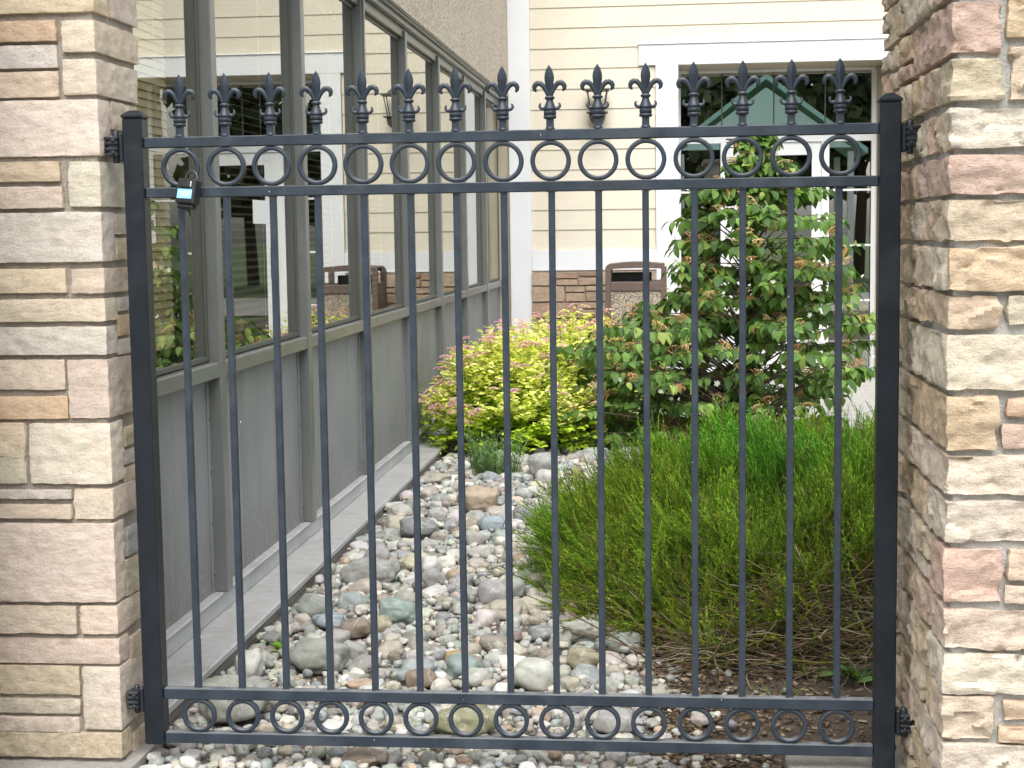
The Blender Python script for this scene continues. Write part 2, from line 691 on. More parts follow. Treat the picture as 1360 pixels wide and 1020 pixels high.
def undulating(name, mat, outline, z, cell=.05):
    """a gently uneven bed inside a rectangle, cut by the test outline(x, y)"""
    x0, x1, y0, y1, test = outline
    nx, ny = int((x1 - x0) / cell), int((y1 - y0) / cell)
    idx, v, f = {}, [], []

    def P_(i, j):
        if (i, j) not in idx:
            x, y = x0 + (x1 - x0) * i / nx, y0 + (y1 - y0) * j / ny
            idx[(i, j)] = len(v)
            v.append((x, y, z + .012 * noise.noise(Vector((x * 2.2, y * 2.2, 3)))))
        return idx[(i, j)]
    for i in range(nx):
        for j in range(ny):
            if test(x0 + (x1 - x0) * (i + .5) / nx, y0 + (y1 - y0) * (j + .5) / ny):
                f.append((P_(i, j), P_(i + 1, j), P_(i + 1, j + 1), P_(i, j + 1)))
    return obj(name, raw(name, v, f, mat, True), kind='structure')


def soil_edge(y):
    """x of the border between river gravel (left) and planting soil (right)"""
    t = [(3.1, -.02), (3.7, -.06), (4.1, -.10), (4.5, -.10), (4.9, -.15), (5.4, -.30), (6.2, -.25), (7.2, -.1), (8.3, .1), (9.6, .25), (11, .3)]
    for (a, xa), (b, xb) in zip(t, t[1:]):
        if y <= b:
            return xa + (xb - xa) * (max(y, a) - a) / (b - a)
    return t[-1][1]


soil = undulating('soil_bed', M['soil'], (-1.5, 3.6, 3.16, 10.6, lambda x, y: True), -.012)
bed = undulating('gravel_bed', M['grit'], (-1.5, .5, 3.16, 10.6, lambda x, y: x < soil_edge(y) + .05), .002)
path = MB().box(-1.45, 6, 10.6, 14.25, -.05, .02, .005).build('path', M['path'], kind='structure')
slab = MB().box(.285, .60, 3.18, 3.93, -.1, .035, .006).build('concrete_kerb', M['concrete'], kind='structure')

# ================================================================= STONE PILLARS
SCOL = dict(cream=(.52, .455, .365), pale=(.57, .515, .44), mauve=(.51, .43, .375), grey=(.50, .47, .43), tan=(.52, .43, .31),
            orange=(.52, .37, .23), blue=(.30, .33, .36), pink=(.50, .345, .285), white=(.62, .57, .48), gold=(.48, .36, .22),
            blush=(.50, .37, .28))
LEFT_STONES =[
  ('c', -1.799, -1.39, 3.715, 3.822, 1.91, 1.964, 'tan'),
  ('c', -1.475, -1.39, 3.715, 4.026, 1.814, 1.891, 'cream'),
  ('c', -1.476, -1.39, 3.715, 4.014, 1.711, 1.798, 'cream'),
  ('c', -1.912, -1.39, 3.715, 3.798, 1.564, 1.701, 'pale'),
  ('c', -1.472, -1.39, 3.715, 3.892, 1.439, 1.55, 'pale'),
  ('c', -1.887, -1.39, 3.715, 3.801, 1.304, 1.427, 'grey'),
  ('c', -1.476, -1.39, 3.715, 3.893, 1.226, 1.287, 'cream'),
  ('c', -1.818, -1.39, 3.715, 3.797, 1.157, 1.213, 'cream'),
  ('c', -1.961, -1.39, 3.715, 3.794, 1.074, 1.144, 'grey'),
  ('c', -1.495, -1.39, 3.715, 3.896, 0.915, 1.062, 'mauve'),
  ('c', -1.602, -1.39, 3.715, 3.806, 0.75, 0.902, 'pale'),
  ('c', -1.492, -1.39, 3.715, 3.892, 0.66, 0.738, 'cream'),
  ('c', -1.911, -1.39, 3.715, 3.787, 0.448, 0.649, 'mauve'),
  ('c', -1.487, -1.39, 3.715, 3.899, 0.365, 0.439, 'cream'),
  ('c', -1.843, -1.39, 3.715, 3.79, 0.288, 0.353, 'mauve'),
  ('c', -1.488, -1.39, 3.715, 3.894, 0.118, 0.281, 'pale'),
  ('c', -1.977, -1.39, 3.715, 3.786, 0.044, 0.11, 'tan'),
  ('f', -1.744, -1.488, 3.715, 3.815, 1.842, 1.893, 'orange'),
  ('f', -1.825, -1.487, 3.715, 3.815, 1.778, 1.834, 'grey'),
  ('f', -1.712, -1.486, 3.715, 3.815, 1.707, 1.771, 'tan'),
  ('f', -1.781, -1.493, 3.715, 3.815, 1.503, 1.552, 'tan'),
  ('f', -1.882, -1.487, 3.715, 3.815, 1.437, 1.491, 'mauve'),
  ('f', -1.775, -1.488, 3.715, 3.815, 1.228, 1.289, 'tan'),
  ('f', -1.767, -1.502, 3.715, 3.815, 0.987, 1.063, 'cream'),
  ('f', -1.89, -1.497, 3.715, 3.815, 0.913, 0.97, 'orange'),
  ('f', -1.915, -1.612, 3.715, 3.815, 0.82, 0.904, 'tan'),
  ('f', -1.8, -1.612, 3.715, 3.815, 0.749, 0.805, 'grey'),
  ('f', -1.882, -1.497, 3.715, 3.815, 0.711, 0.734, 'grey'),
  ('f', -1.765, -1.499, 3.715, 3.815, 0.661, 0.697, 'cream'),
  ('f', -1.839, -1.497, 3.715, 3.815, 0.366, 0.438, 'cream'),
  ('f', -1.887, -1.496, 3.715, 3.815, 0.207, 0.282, 'tan'),
  ('f', -1.81, -1.498, 3.715, 3.815, 0.158, 0.196, 'mauve'),
  ('f', -1.934, -1.5, 3.715, 3.815, 0.11, 0.149, 'mauve'),
  ('s', -1.49, -1.39, 3.832, 4.034, 1.911, 1.995, 'mauve'),
  ('s', -1.49, -1.39, 3.812, 4.002, 1.633, 1.704, 'cream'),
  ('s', -1.49, -1.39, 3.804, 3.976, 1.569, 1.617, 'grey'),
  ('s', -1.49, -1.39, 3.904, 3.989, 1.447, 1.56, 'cream'),
  ('s', -1.49, -1.39, 3.815, 3.909, 1.371, 1.423, 'cream'),
  ('s', -1.49, -1.39, 3.809, 3.902, 1.306, 1.362, 'tan'),
  ('s', -1.49, -1.39, 3.905, 3.974, 1.225, 1.291, 'cream'),
  ('s', -1.49, -1.39, 3.81, 3.898, 1.176, 1.212, 'grey'),
  ('s', -1.49, -1.39, 3.804, 3.892, 1.113, 1.168, 'orange'),
  ('s', -1.49, -1.39, 3.804, 3.955, 1.066, 1.106, 'grey'),
  ('s', -1.49, -1.39, 3.908, 3.954, 0.901, 1.043, 'tan'),
  ('s', -1.49, -1.39, 3.822, 3.923, 0.829, 0.878, 'tan'),
  ('s', -1.49, -1.39, 3.817, 3.918, 0.781, 0.82, 'grey'),
  ('s', -1.49, -1.39, 3.812, 3.913, 0.738, 0.777, 'tan'),
  ('s', -1.49, -1.39, 3.805, 3.899, 0.546, 0.62, 'blue'),
  ('s', -1.49, -1.39, 3.795, 3.901, 0.444, 0.539, 'cream'),
  ('s', -1.49, -1.39, 3.802, 3.903, 0.26, 0.335, 'tan'),
  ('s', -1.49, -1.39, 3.798, 3.905, 0.018, 0.08, 'tan'),
]
RIGHT_STONES =[
  ('c', 0.575, 0.675, 3.318, 3.827, 1.716, 1.822, 'pink'),
  ('c', 0.575, 0.68, 3.318, 3.47, 1.62, 1.704, 'tan'),
  ('c', 0.575, 0.814, 3.318, 3.351, 1.522, 1.603, 'white'),
  ('c', 0.575, 0.861, 3.318, 3.756, 1.426, 1.507, 'pink'),
  ('c', 0.575, 0.787, 3.318, 3.525, 1.33, 1.417, 'tan'),
  ('c', 0.575, 0.91, 3.318, 3.338, 1.228, 1.317, 'gold'),
  ('c', 0.575, 0.679, 3.318, 3.561, 1.148, 1.218, 'blush'),
  ('c', 0.575, 0.839, 3.318, 3.77, 1.019, 1.135, 'white'),
  ('c', 0.575, 0.679, 3.318, 3.806, 0.892, 1.005, 'gold'),
  ('c', 0.575, 0.905, 3.318, 3.75, 0.796, 0.881, 'white'),
  ('c', 0.575, 0.815, 3.318, 3.557, 0.695, 0.783, 'white'),
  ('c', 0.575, 0.697, 3.318, 3.487, 0.566, 0.68, 'pink'),
  ('c', 0.575, 0.897, 3.318, 3.488, 0.465, 0.55, 'cream'),
  ('c', 0.575, 0.806, 3.318, 3.511, 0.367, 0.456, 'white'),
  ('c', 0.575, 0.68, 3.318, 3.463, 0.264, 0.361, 'cream'),
  ('c', 0.575, 0.888, 3.318, 3.537, 0.173, 0.256, 'white'),
  ('f', 0.687, 0.809, 3.318, 3.418, 1.746, 1.834, 'gold'),
  ('f', 0.692, 0.826, 3.318, 3.418, 1.617, 1.728, 'tan'),
  ('f', 0.698, 0.852, 3.318, 3.418, 1.154, 1.217, 'cream'),
  ('f', 0.699, 0.871, 3.318, 3.418, 0.965, 1.002, 'orange'),
  ('f', 0.692, 0.842, 3.318, 3.418, 0.894, 0.946, 'pink'),
  ('f', 0.71, 0.863, 3.318, 3.418, 0.617, 0.681, 'blush'),
  ('f', 0.701, 0.849, 3.318, 3.418, 0.565, 0.603, 'cream'),
  ('f', 0.702, 0.885, 3.318, 3.418, 0.308, 0.351, 'orange'),
  ('f', 0.693, 0.84, 3.318, 3.418, 0.262, 0.296, 'orange'),
]


def stone_mesh(name, x0, x1, y0, y1, z0, z1, cell, amp, facet, mat, r=.0035):
    """a split stone: box with worn arrises, uneven edges and a chiselled, faceted surface"""
    d = (x1 - x0, y1 - y0, z1 - z0)
    n = [max(2, int(round(k / cell))) for k in d]
    idx, V, Fc = {}, [], []
    lo = (x0, y0, z0)

    def P_(i, j, k):
        if (i, j, k) not in idx:
            idx[(i, j, k)] = len(V)
            V.append([lo[a] + d[a] * q / n[a] for a, q in enumerate((i, j, k))])
        return idx[(i, j, k)]
    for i in range(n[0]):
        for k in range(n[2]):
            Fc.append((P_(i, 0, k), P_(i + 1, 0, k), P_(i + 1, 0, k + 1), P_(i, 0, k + 1)))
            Fc.append((P_(i, n[1], k), P_(i, n[1], k + 1), P_(i + 1, n[1], k + 1), P_(i + 1, n[1], k)))
    for j in range(n[1]):
        for k in range(n[2]):
            Fc.append((P_(0, j, k), P_(0, j, k + 1), P_(0, j + 1, k + 1), P_(0, j + 1, k)))
            Fc.append((P_(n[0], j, k), P_(n[0], j + 1, k), P_(n[0], j + 1, k + 1), P_(n[0], j, k + 1)))
    for i in range(n[0]):
        for j in range(n[1]):
            Fc.append((P_(i, j, 0), P_(i, j + 1, 0), P_(i + 1, j + 1, 0), P_(i + 1, j, 0)))
            Fc.append((P_(i, j, n[2]), P_(i + 1, j, n[2]), P_(i + 1, j + 1, n[2]), P_(i, j + 1, n[2])))
    off = Vector((random.uniform(-50, 50), random.uniform(-50, 50), random.uniform(-50, 50)))
    hi = (x1, y1, z1)
    rr = min(r, min(d) * .3)
    out = []
    for p in V:
        q = Vector([min(max(p[a], lo[a] + rr), hi[a] - rr) for a in range(3)])
        w = Vector(p) - q
        nn = w.normalized() if w.length > 1e-6 else Vector((0, 0, 0))
        base = q + nn * rr
        s = Vector((p[0] * 1.0, p[1] * 1.0, p[2] * 1.7)) + off
        h = (noise.fractal(s * 9, .8, 2.1, 4) if facet else .45 * noise.fractal(s * 7, .8, 2.1, 2) + .8 * noise.fractal(s * 34, .7, 2.1, 4)) * amp
        if facet > 0:
            dist, pts = noise.voronoi(s * 13)
            c = pts[0]
            g = Vector((noise.noise(c * 3.1), noise.noise(c * 3.1 + Vector((9, 0, 0))), noise.noise(c * 3.1 + Vector((0, 9, 0)))))
            h += facet * (g.dot(s * 13 - c) * 1.4 + noise.noise(c * 1.7) * .8)
            h -= facet * .5 * max(0, noise.noise(s * 30))
        sq = abs(nn.z) if nn.length else 0
        h *= 1 - .55 * sq
        out.append(base + nn * h)
    me = raw(name, out, Fc, mat, smooth=True)
    me.set_sharp_from_angle(angle=math.radians(38 if facet == 0 else 44))
    return me


def pillar(root, stones, mort, mat, core, cell, amp, facet, jit):
    cx0, cx1, cy0, cy1, cz1 = core
    box('mortar_core', mort, root, cx0, cx1, cy0, cy1, -.05, cz1, .004)
    for (kind, x0, x1, ya, yb, z0, z1, c) in stones:
        j = lambda s=jit: random.uniform(-s, s)
        f_ = 1.0 if mat == M['stone_rough'] else 1.10
        k_ = .66 if mat == M['stone_rough'] else .80
        col = [(k_ * v + (1 - k_) * w) * f_ + .01 for v, w in zip(SCOL[c], (.56, .47, .365))]
        g = 1 + random.uniform(-.07, .07)
        col = tuple(v * g * (1 + random.uniform(-.03, .03)) for v in col)
        py = random.uniform(-jit, jit * .4) if kind != 's' else 0
        if kind != 's':
            ya += py
        obj('stone', stone_mesh('stone', x0, x1, ya, yb, z0, z1, cell, amp, facet, mat), root, col)


def fill_rows(zlist, x0, x1, y0, y1, along, face, lens, cols, gap=.012):
    """extra courses: stones of random length along x or y between the given limits"""
    res = []
    for (z0, z1) in zlist:
        a, end = (x0, x1) if along == 'x' else (y0, y1)
        while a < end - .03:
            L = random.uniform(*lens)
            b = min(a + L, end)
            if end - b < .06:
                b = end
            c = random.choice(cols)
            zz = [(z0, z1)]
            if z1 - z0 > .09 and random.random() < .45:
                zm = z0 + (z1 - z0) * random.uniform(.35, .65)
                zz = [(z0, zm - gap / 2), (zm + gap / 2, z1)]
            for (u, w) in zz:
                pr = random.uniform(-.006, .006)
                if along == 'x':
                    res.append(('f', a, b - gap, face + pr, face + .1, u, w, c))
                else:
                    res.append(('s', face[0] + (pr if face[2] < 0 else 0), face[1] + (pr if face[2] > 0 else 0), a, b - gap, u, w, c))
                c = random.choice(cols)
            a = b
    return res


TOPZ = 2.42
# ---- left pillar
LP = thing('stone_pillar', 'smooth cream and mauve ashlar stone pillar left of the gate, in front of the grey windows', 'pillar', (-1.8, 3.87, 0))
left = list(LEFT_STONES)
lcols = ['cream', 'pale', 'mauve', 'grey', 'tan', 'cream', 'orange']
for s in LEFT_STONES:                                     # continue the front courses out of frame to the left
    if s[1] < -1.6 or (s[0] == 'f'):
        left.append(('f', -2.4, s[1] - .014, s[3], s[3] + .1, s[5], s[6], random.choice(lcols)))
rowsL = [(1.977, 2.05), (2.062, 2.19), (2.202, 2.27), (2.282, TOPZ - .01)]
left += fill_rows(rowsL, -2.4, -1.4, 0, 0, 'x', 3.715, (.15, .4), lcols)
left += fill_rows(rowsL, 0, 0, 3.80, 4.03, 'y', (-1.49, -1.39, 1), (.1, .25), lcols)
# hidden behind the gate post: finish the side face
for s in LEFT_STONES:
    if s[0] == 'c' and s[4] < 3.86:
        mates = [q for q in LEFT_STONES if q[0] == 's' and q[5] < s[6] - .01 and q[6] > s[5] + .01]
        if not mates:
            left += fill_rows([(s[5], s[6])], 0, 0, s[4] + .012, 4.03, 'y', (-1.49, -1.39, 1), (.12, .25), lcols)
    elif s[0] == 'c' and s[4] < 3.95:
        left += fill_rows([(s[5], s[6])], 0, 0, s[4] + .012, 4.03, 'y', (-1.49, -1.39, 1), (.12, .25), lcols)
    elif s[0] == 's' and s[4] < 3.96:
        left += fill_rows([(s[5], s[6])], 0, 0, s[4] + .012, 4.03, 'y', (-1.49, -1.39, 1), (.12, .25), lcols)
pillar(LP, left, M['mortar_brown'], M['stone'], (-2.42, -1.400, 3.727, 4.02, TOPZ), .0105, .0042, 0, .004)
box('cap_slab', M['concrete'], LP, -2.46, -1.34, 3.67, 4.07, TOPZ, TOPZ + .07, .01)
obj('concrete_footing', stone_mesh('concrete_footing', -2.45, -1.355, 3.66, 4.02, -.06, .034, .03, .010, 0, M['concrete']), LP)

# ---- right pillar
RP = thing('stone_pillar', 'rough rock-faced pillar of cream, pink and golden stones right of the gate', 'pillar', (.95, 3.85, 0))
right = list(RIGHT_STONES)
rcols = ['cream', 'white', 'tan', 'gold', 'pink', 'blush', 'tan', 'cream', 'orange']
for s in RIGHT_STONES:
    if s[2] > .78:
        right.append(('f', s[2] + .014, 1.32, s[3], s[3] + .1, s[5], s[6], random.choice(rcols)))
rowsR = [(1.838, 1.93), (1.944, 2.07), (2.085, 2.16), (2.174, 2.29), (2.303, TOPZ - .01)]
low = [(.012, .072), (.087, .160)]
for rw in (rowsR, low):
    for k, (a, b) in enumerate(rw):
        ye = (3.52, 3.72, 3.6, 3.46, 3.66)[k]
        right.append(('c', .575, (.80, .70, .9)[k % 3], 3.318, ye, a, b, ('pink', 'gold', 'cream', 'blush', 'tan')[k]))
        right += fill_rows([(a, b)], (.80, .70, .9)[k % 3] + .014, 1.32, 0, 0, 'x', 3.318, (.15, .35), rcols)
        right += fill_rows([(a, b)], 0, 0, ye + .012, 4.39, 'y', (.575, .675, -1), (.09, .26), rcols)
for s in RIGHT_STONES:
    if s[0] == 'c':
        right += fill_rows([(s[5], s[6])], 0, 0, s[4] + .012, 4.39, 'y', (.575, .675, -1), (.08, .26), rcols)
    if s[0] == 'c' and s[2] < .7 and not [q for q in RIGHT_STONES if q[0] == 'f' and q[5] < s[6] - .01 and q[6] > s[5] + .01]:
        right += fill_rows([(s[5], s[6])], s[2] + .014, 1.32, 0, 0, 'x', 3.318, (.15, .3), rcols)
pillar(RP, right, M['mortar_grey'], M['stone_rough'], (.593, 1.33, 3.337, 4.38, TOPZ), .0082, .0090, .0100, .006)
box('cap_slab', M['concrete'], RP, .52, 1.4, 3.26, 4.45, TOPZ, TOPZ + .07, .01)

# ================================================================= GATE
GY = 3.76
gate = thing('metal_gate', 'dark slate painted metal gate with fleur-de-lis spikes and two rows of rings', 'gate', (-.4, GY + .025, .05))
RAIL_D = .0254
rail_z = ((1.582, 1.6075), (1.459, 1.484), (.187, .2155), (.072, .1005))
for z0, z1 in rail_z:
    box('rail', M['gate'], gate, -1.2935, .4885, GY, GY + RAIL_D, z0, z1, .002)
for xc, zb in ((-1.319, .070), (.5145, .012)):
    p = box('post', M['gate_post'], gate, xc - .025, xc + .025, GY - .010, GY + .040, zb, 1.655, .003)
    cp = MB().box(xc - .0275, xc + .0275, GY - .0125, GY + .0425, 1.6551, 1.665, .003)
    a, b_ = .024, .010
    cy = GY + .015
    v = [(xc - a, cy - a, 1.665), (xc + a, cy - a, 1.665), (xc + a, cy + a, 1.665), (xc - a, cy + a, 1.665),
         (xc - b_, cy - b_, 1.675), (xc + b_, cy - b_, 1.675), (xc + b_, cy + b_, 1.675), (xc - b_, cy + b_, 1.675)]
    cp.add(v, [(0, 1, 5, 4), (1, 2, 6, 5), (2, 3, 7, 6), (3, 0, 4, 7), (4, 5, 6, 7)])
    cp.build('post_cap', M['gate_post'], p)
BX = [-1.2045 + .11462 * i for i in range(15)]
BY = GY + RAIL_D / 2
bar_me = MB().box(-.008, .008, -.008, .008, .2155, 1.4595, .0012).mesh('bar', M['gate'])


def ring_mesh(R, zc, w=.0112, dep=.016):
    v, f, n = [], [], 56
    sec = [(-w / 2, -dep / 2 + .003), (-w / 2 + .002, -dep / 2), (w / 2 - .002, -dep / 2), (w / 2, -dep / 2 + .003),
           (w / 2, dep / 2 - .003), (w / 2 - .002, dep / 2), (-w / 2 + .002, dep / 2), (-w / 2, dep / 2 - .003)]
    for i in range(n):
        a = 2 * math.pi * i / n
        for (dr, y) in sec:
            r = R - w / 2 + dr
            v.append((r * math.cos(a), y, zc + r * math.sin(a)))
    for i in range(n):
        for k in range(8):
            k2 = (k + 1) % 8
            i2 = (i + 1) % n
            f.append((i * 8 + k, i * 8 + k2, i2 * 8 + k2, i2 * 8 + k))
    return raw('ring', v, f, M['gate'], True)


ring_up = ring_mesh(.0492, (1.484 + 1.582) / 2)
ring_lo = ring_mesh(.0446, (.1005 + .187) / 2)
S = .000286
fin = MB()
fin.box(-.0082, .0082, -.0082, .0082, -.001, .027, .001)
fin.lathe([(.0135, 0), (.0105, .004), (.0085, .008)], 8, rot=math.pi / 8)
fin.lathe([(.0125, .0255), (.0150, .028), (.0150, .031), (.0128, .0335)], 14)
fin.lathe([(.0126, .033), (.0126, .046)], 14)
for k in range(14):                                          # fluting of the drum
    a = 2 * math.pi * (k + .5) / 14
    fin.tube([(.0128 * math.cos(a), .0128 * math.sin(a), .034), (.0128 * math.cos(a), .0128 * math.sin(a), .0455)], .0015, 5)
fin.lathe([(.0128, .0455), (.0148, .0475), (.0150, .0500), (.0135, .0525), (.0115, .0580), (.0090, .0640), (.0078, .0700), (.0078, .0740)], 14)
fin.lathe([(.0085, .0715), (.0110, .0730), (.0118, .0755), (.0108, .0780), (.0075, .0795)], 14)
for sg in (-1, 1):
    hk = [(.006, .0525), (.012, .0500), (.0175, .0500), (.0215, .0525), (.0232, .0570), (.0222, .0615), (.0200, .0635)]
    fin.tube([(sg * x, 0, z) for x, z in hk], [.0048, .0050, .0044, .0038, .0032, .0024, .0012], 8)
    pt = [(.0030, .0785), (.0052, .0860), (.0090, .0950), (.0145, .1045), (.0205, .1100), (.0262, .1110), (.0315, .1080), (.0345, .1020), (.0338, .0955), (.0300, .0905)]
    fin.tube([(sg * x, 0, z) for x, z in pt], [.0042, .0046, .0052, .0060, .0066, .0068, .0064, .0056, .0044, .0018], 10, sq=.85)
fin.lathe([(.0070, .078), (.0076, .090), (.0088, .102), (.0104, .114), (.0112, .124), (.0098, .134), (.0060, .144), (.0024, .150), (.0004, .1535)], 4, sy=.62, smooth=False)
fin.v = [(x * 1.06, y * 1.1, z) for x, y, z in fin.v]
fin_me = fin.mesh('finial', M['gate'])
for i, x in enumerate(BX):
    for nm, me, loc in (('bar', bar_me, (x, BY, 0)), ('ring', ring_up, (x, BY, 0)), ('ring', ring_lo, (x, BY, 0)), ('finial', fin_me, (x, BY, 1.6075))):
        o = bpy.data.objects.new(nm, me)
        link(o, gate, loc)
        if nm == 'bar':
            o.rotation_euler = (random.uniform(-.0012, .0012), random.uniform(-.0012, .0012), random.uniform(-.03, .03))
        if nm == 'ring':
            o.rotation_euler = (0, 0, random.uniform(-.03, .03))
            o.location.y += random.uniform(-.001, .001)
        if nm == 'finial':
            o.rotation_euler.z = random.uniform(-.06, .06)
            o.rotation_euler.y = random.uniform(-.012, .012)


wb = MB()
wr0 = random.Random(6)
for x in BX:                                                # weld beads round the foot and head of every bar
    for zz in (.2155, 1.459, 1.6075):
        for sx, sy in ((-1, 0), (1, 0), (0, -1)):
            for q in range(3):
                t_ = (q - 1) * .005
                cx_, cy_ = x + sx * .0086 + (t_ if sx == 0 else 0), BY + sy * .0086 + (t_ if sy == 0 else 0)
                r_ = wr0.uniform(.0016, .0030)
                wb.lathe([(r_ * .3, -r_ * .7), (r_, 0), (r_ * .4, r_ * .8)], 5, c=(cx_, cy_, zz))
    for zz in (.1008, .1868, 1.4843, 1.5817):
        r_ = wr0.uniform(.003, .0045)
        wb.lathe([(r_ * .5, -r_ * .5), (r_ * 1.5, 0), (r_ * .5, r_ * .5)], 7, c=(x + wr0.uniform(-.002, .002), BY - .001, zz))
M['weld'] = paint('weld_bead', (.11, .115, .115), .6, .45, 90, bs=.5)
wb.build('weld_beads', M['weld'], gate, kind='stuff')


def hinge(x, z, side, size=1.0):
    """bracket between post and pillar: plate, knuckle block and bolt head"""
    s = side
    x0, x1 = sorted((x, x + s * .012))
    h = MB().box(x0, x1, GY - .004, GY + .034, z - .03 * size, z + .03 * size, .003)
    x0, x1 = sorted((x + s * .012, x + s * .032 * size + s * .004))
    h.box(x0, x1, GY - .014, GY + .026, z - .021 * size, z + .023 * size, .007)
    for k in (-.016, -.004, .008, .019):
        h.box(x0 - .0025, x1 + .0015, GY - .018, GY + .022, z + (k - .0035) * size, z + (k + .0035) * size, .002)
    h.lathe([(.007, -.034 * size), (.0085, -.030 * size), (.0085, .030 * size), (.006, .036 * size)], 10, c=(x + s * .020, GY + .004, z))
    o = h.build('hinge', M['gate_dark'], gate)
    bb = MB()
    for dz in (-.012, .014):
        v = MB().lathe([(.0055, 0), (.0055, .004), (.003, .006)], 6)
        bb.add([(x + s * (.020 + p[0]), GY - .018 - p[2], z + dz * size + p[1]) for p in v.v], v.f)
    bb.build('bolt', M['gate_dark'], o)


hinge(-1.345, 1.585, -1, 1.15)
hinge(-1.345, .185, -1, 1.05)
hinge(.5405, 1.572, 1, 1.15)
hinge(.5405, .160, 1, 1.05)
# screw heads and chips of bare metal on the gate
M['chip_glint'] = paint('bare_metal_chip_and_glint', (.6, .6, .58), .4, .1, 50, metal=.3)
ch = MB()
for (x, z) in ((-1.19, .35), (-.52, .199), (-.155, .46), (-.19, .16), (-.64, .17), (-1.07, .9), (-.98, 1.47), (-.31, 1.595), (.12, .21), (.28, 1.2), (-.75, .09), (.05, .8)):
    q_ = random.uniform(.4, .8)
    ch.box(x - .0012 * q_, x + .0014 * q_, GY - .0012, GY + .001, z - .003 * q_, z + .003 * q_, .0004)
ch.build('paint_chip', M['chip_glint'], gate, kind='stuff')

# ---- lock box
lb = thing('lock_box', 'small black lock box with bright blue front face hung on the upper left rings', 'lock', (-1.17, GY - .01, 1.48))
Mx = Matrix.Translation((-1.176, GY - .024, 1.470)) @ Matrix.Rotation(math.radians(-18), 4, 'Z') @ Matrix.Rotation(math.radians(4), 4, 'Y') @ Matrix.Rotation(math.radians(-10), 4, 'X')


def lbx(mb):
    mb.v = [tuple(Mx @ Vector(p)) for p in mb.v]
    return mb


bd = lbx(MB().box(-.026, .026, -.016, .016, -.030, .034, .004)).build('housing', M['black_plastic'], lb)
lbx(MB().box(-.0225, .0225, -.014, .014, -.041, -.0302, .004)).build('shutter_base', M['black_plastic'], lb)
lbx(MB().box(-.021, .021, -.0175, -.0162, -.017, .006, .0004)).build('blue_face', M['blue_face'], lb)
g_ = MB()
for k, (w, zz) in enumerate(((.016, -.001), (.013, -.0055), (.009, -.010))):
    for q in range(5):
        xx = -w + q * w / 2
        g_.box(xx, xx + w * .32, -.0184, -.0176, zz - .0018, zz + .0008, .0002)
lbx(g_).build('blue_face_marks', M['white'], lb)
lbx(MB().box(-.015, .012, -.0215, -.0162, .010, .027, .005)).build('knob', M['black_plastic'], lb)
rb = MB()
for k in range(11):
    rb.box(-.0235 + k * .0043, -.0215 + k * .0043, -.0180, -.0162, -.027, -.018, .0005)
lbx(rb).build('grip_ribs', M['black_plastic'], lb)
lbx(MB().box(.014, .0175, -.0195, -.0162, .012, .026, .001)).build('knob_glint', M['chip_glint'], lb)  # pale strip standing in for a glint beside the knob
pts = []
for k in range(13):
    a = math.pi * k / 12
    pts.append((-.017 * math.cos(a), .004, .034 + .020 * math.sin(a)))
pts = [(-.017, .004, .028)] + pts + [(.017, .004, .028)]
lbx(MB().tube(pts, .0032, 8)).build('shackle', M['lantern'], lb)

# ================================================================= GREY WINDOW WALL (left building)
GB = thing('window_building', 'grey panelled building side with tall reflecting windows running back from the left pillar', 'building', (-2.5, 9, 0))
YB0, YB1 = 4.045, 14.27
COLY = [5.155 + 1.3035 * k for k in range(-1, 7)]
CW = .062
XO, XG = -1.530, -1.575            # outer face of the columns, face of the glass
ZS = .935                          # top of the sill's outer edge
ZH = 2.505                         # underside of the head
for k, y in enumerate(COLY):
    y0 = max(y, YB0)
    m = MB().box(XO - .052, XO, y0, y + CW, .1365, 2.54, .003)
    o = m.build('column', M['bronze'], GB)
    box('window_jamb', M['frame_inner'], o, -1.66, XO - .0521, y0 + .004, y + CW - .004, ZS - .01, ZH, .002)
    box('column_core', M['bronze'], o, -1.66, XO - .0522, y0 + .001, y + CW - .001, .137, ZS - .053, .001)
    if k == 3:
        MB().box(XO + .0002, XO + .010, y + .018, y + .044, .15, 2.54, .002).build('cover_strip', M['bronze'], o)
edges = [YB0] + COLY[1:] + [YB1]
rr_ = random.Random(5)
for k in range(len(edges) - 1):
    y0, y1 = edges[k] + (CW if k else 0), edges[k + 1]
    w = box('window', M['frame_inner'], GB, XG - .03, XG + .007, y0 + .002, y1 - .002, ZS + .004, ZS + .022, .002)
    fr = MB()
    fr.box(XG - .03, XG + .006, y0 + .0045, y0 + .022, ZS + .0225, ZH - .0225, .002)
    fr.box(XG - .03, XG + .006, y1 - .022, y1 - .0045, ZS + .0225, ZH - .0225, .002)
    fr.box(XG - .03, XG + .007, y0 + .0045, y1 - .0045, ZH - .022, ZH - .004, .002)
    fr.build('frame', M['frame_inner'], w)
    box('pane', M['pane'], w, XG - .016, XG, y0 + .0225, y1 - .0225, ZS + .0228, ZH - .0228, .0)
    box('sill', M['bronze'], GB, -1.655, XO - .004 + (.0 if k % 2 else .0006), y0 + .0005, y1 - .0005, ZS - .052, ZS, .003)
    box('panel', M['panel'], GB, -1.66, -1.580, y0 + .0005, y1 - .0005, .13, ZS - .0525, .001)
    box('panel_batten', M['panel'], GB, -1.5795, -1.574, y0 + .0005, y0 + .024, .13, ZS - .0525, .001)
    box('panel_batten', M['panel'], GB, -1.5795, -1.574, y1 - .024, y1 - .0005, .13, ZS - .0525, .001)
for z0, z1, x in ((2.5055, 2.556, -1.545), (2.5565, 2.585, -1.512), (2.5855, 2.596, -1.490)):
    box('head_trim', M['bronze'], GB, -1.70, x, YB0, YB1, z0, z1, .003)
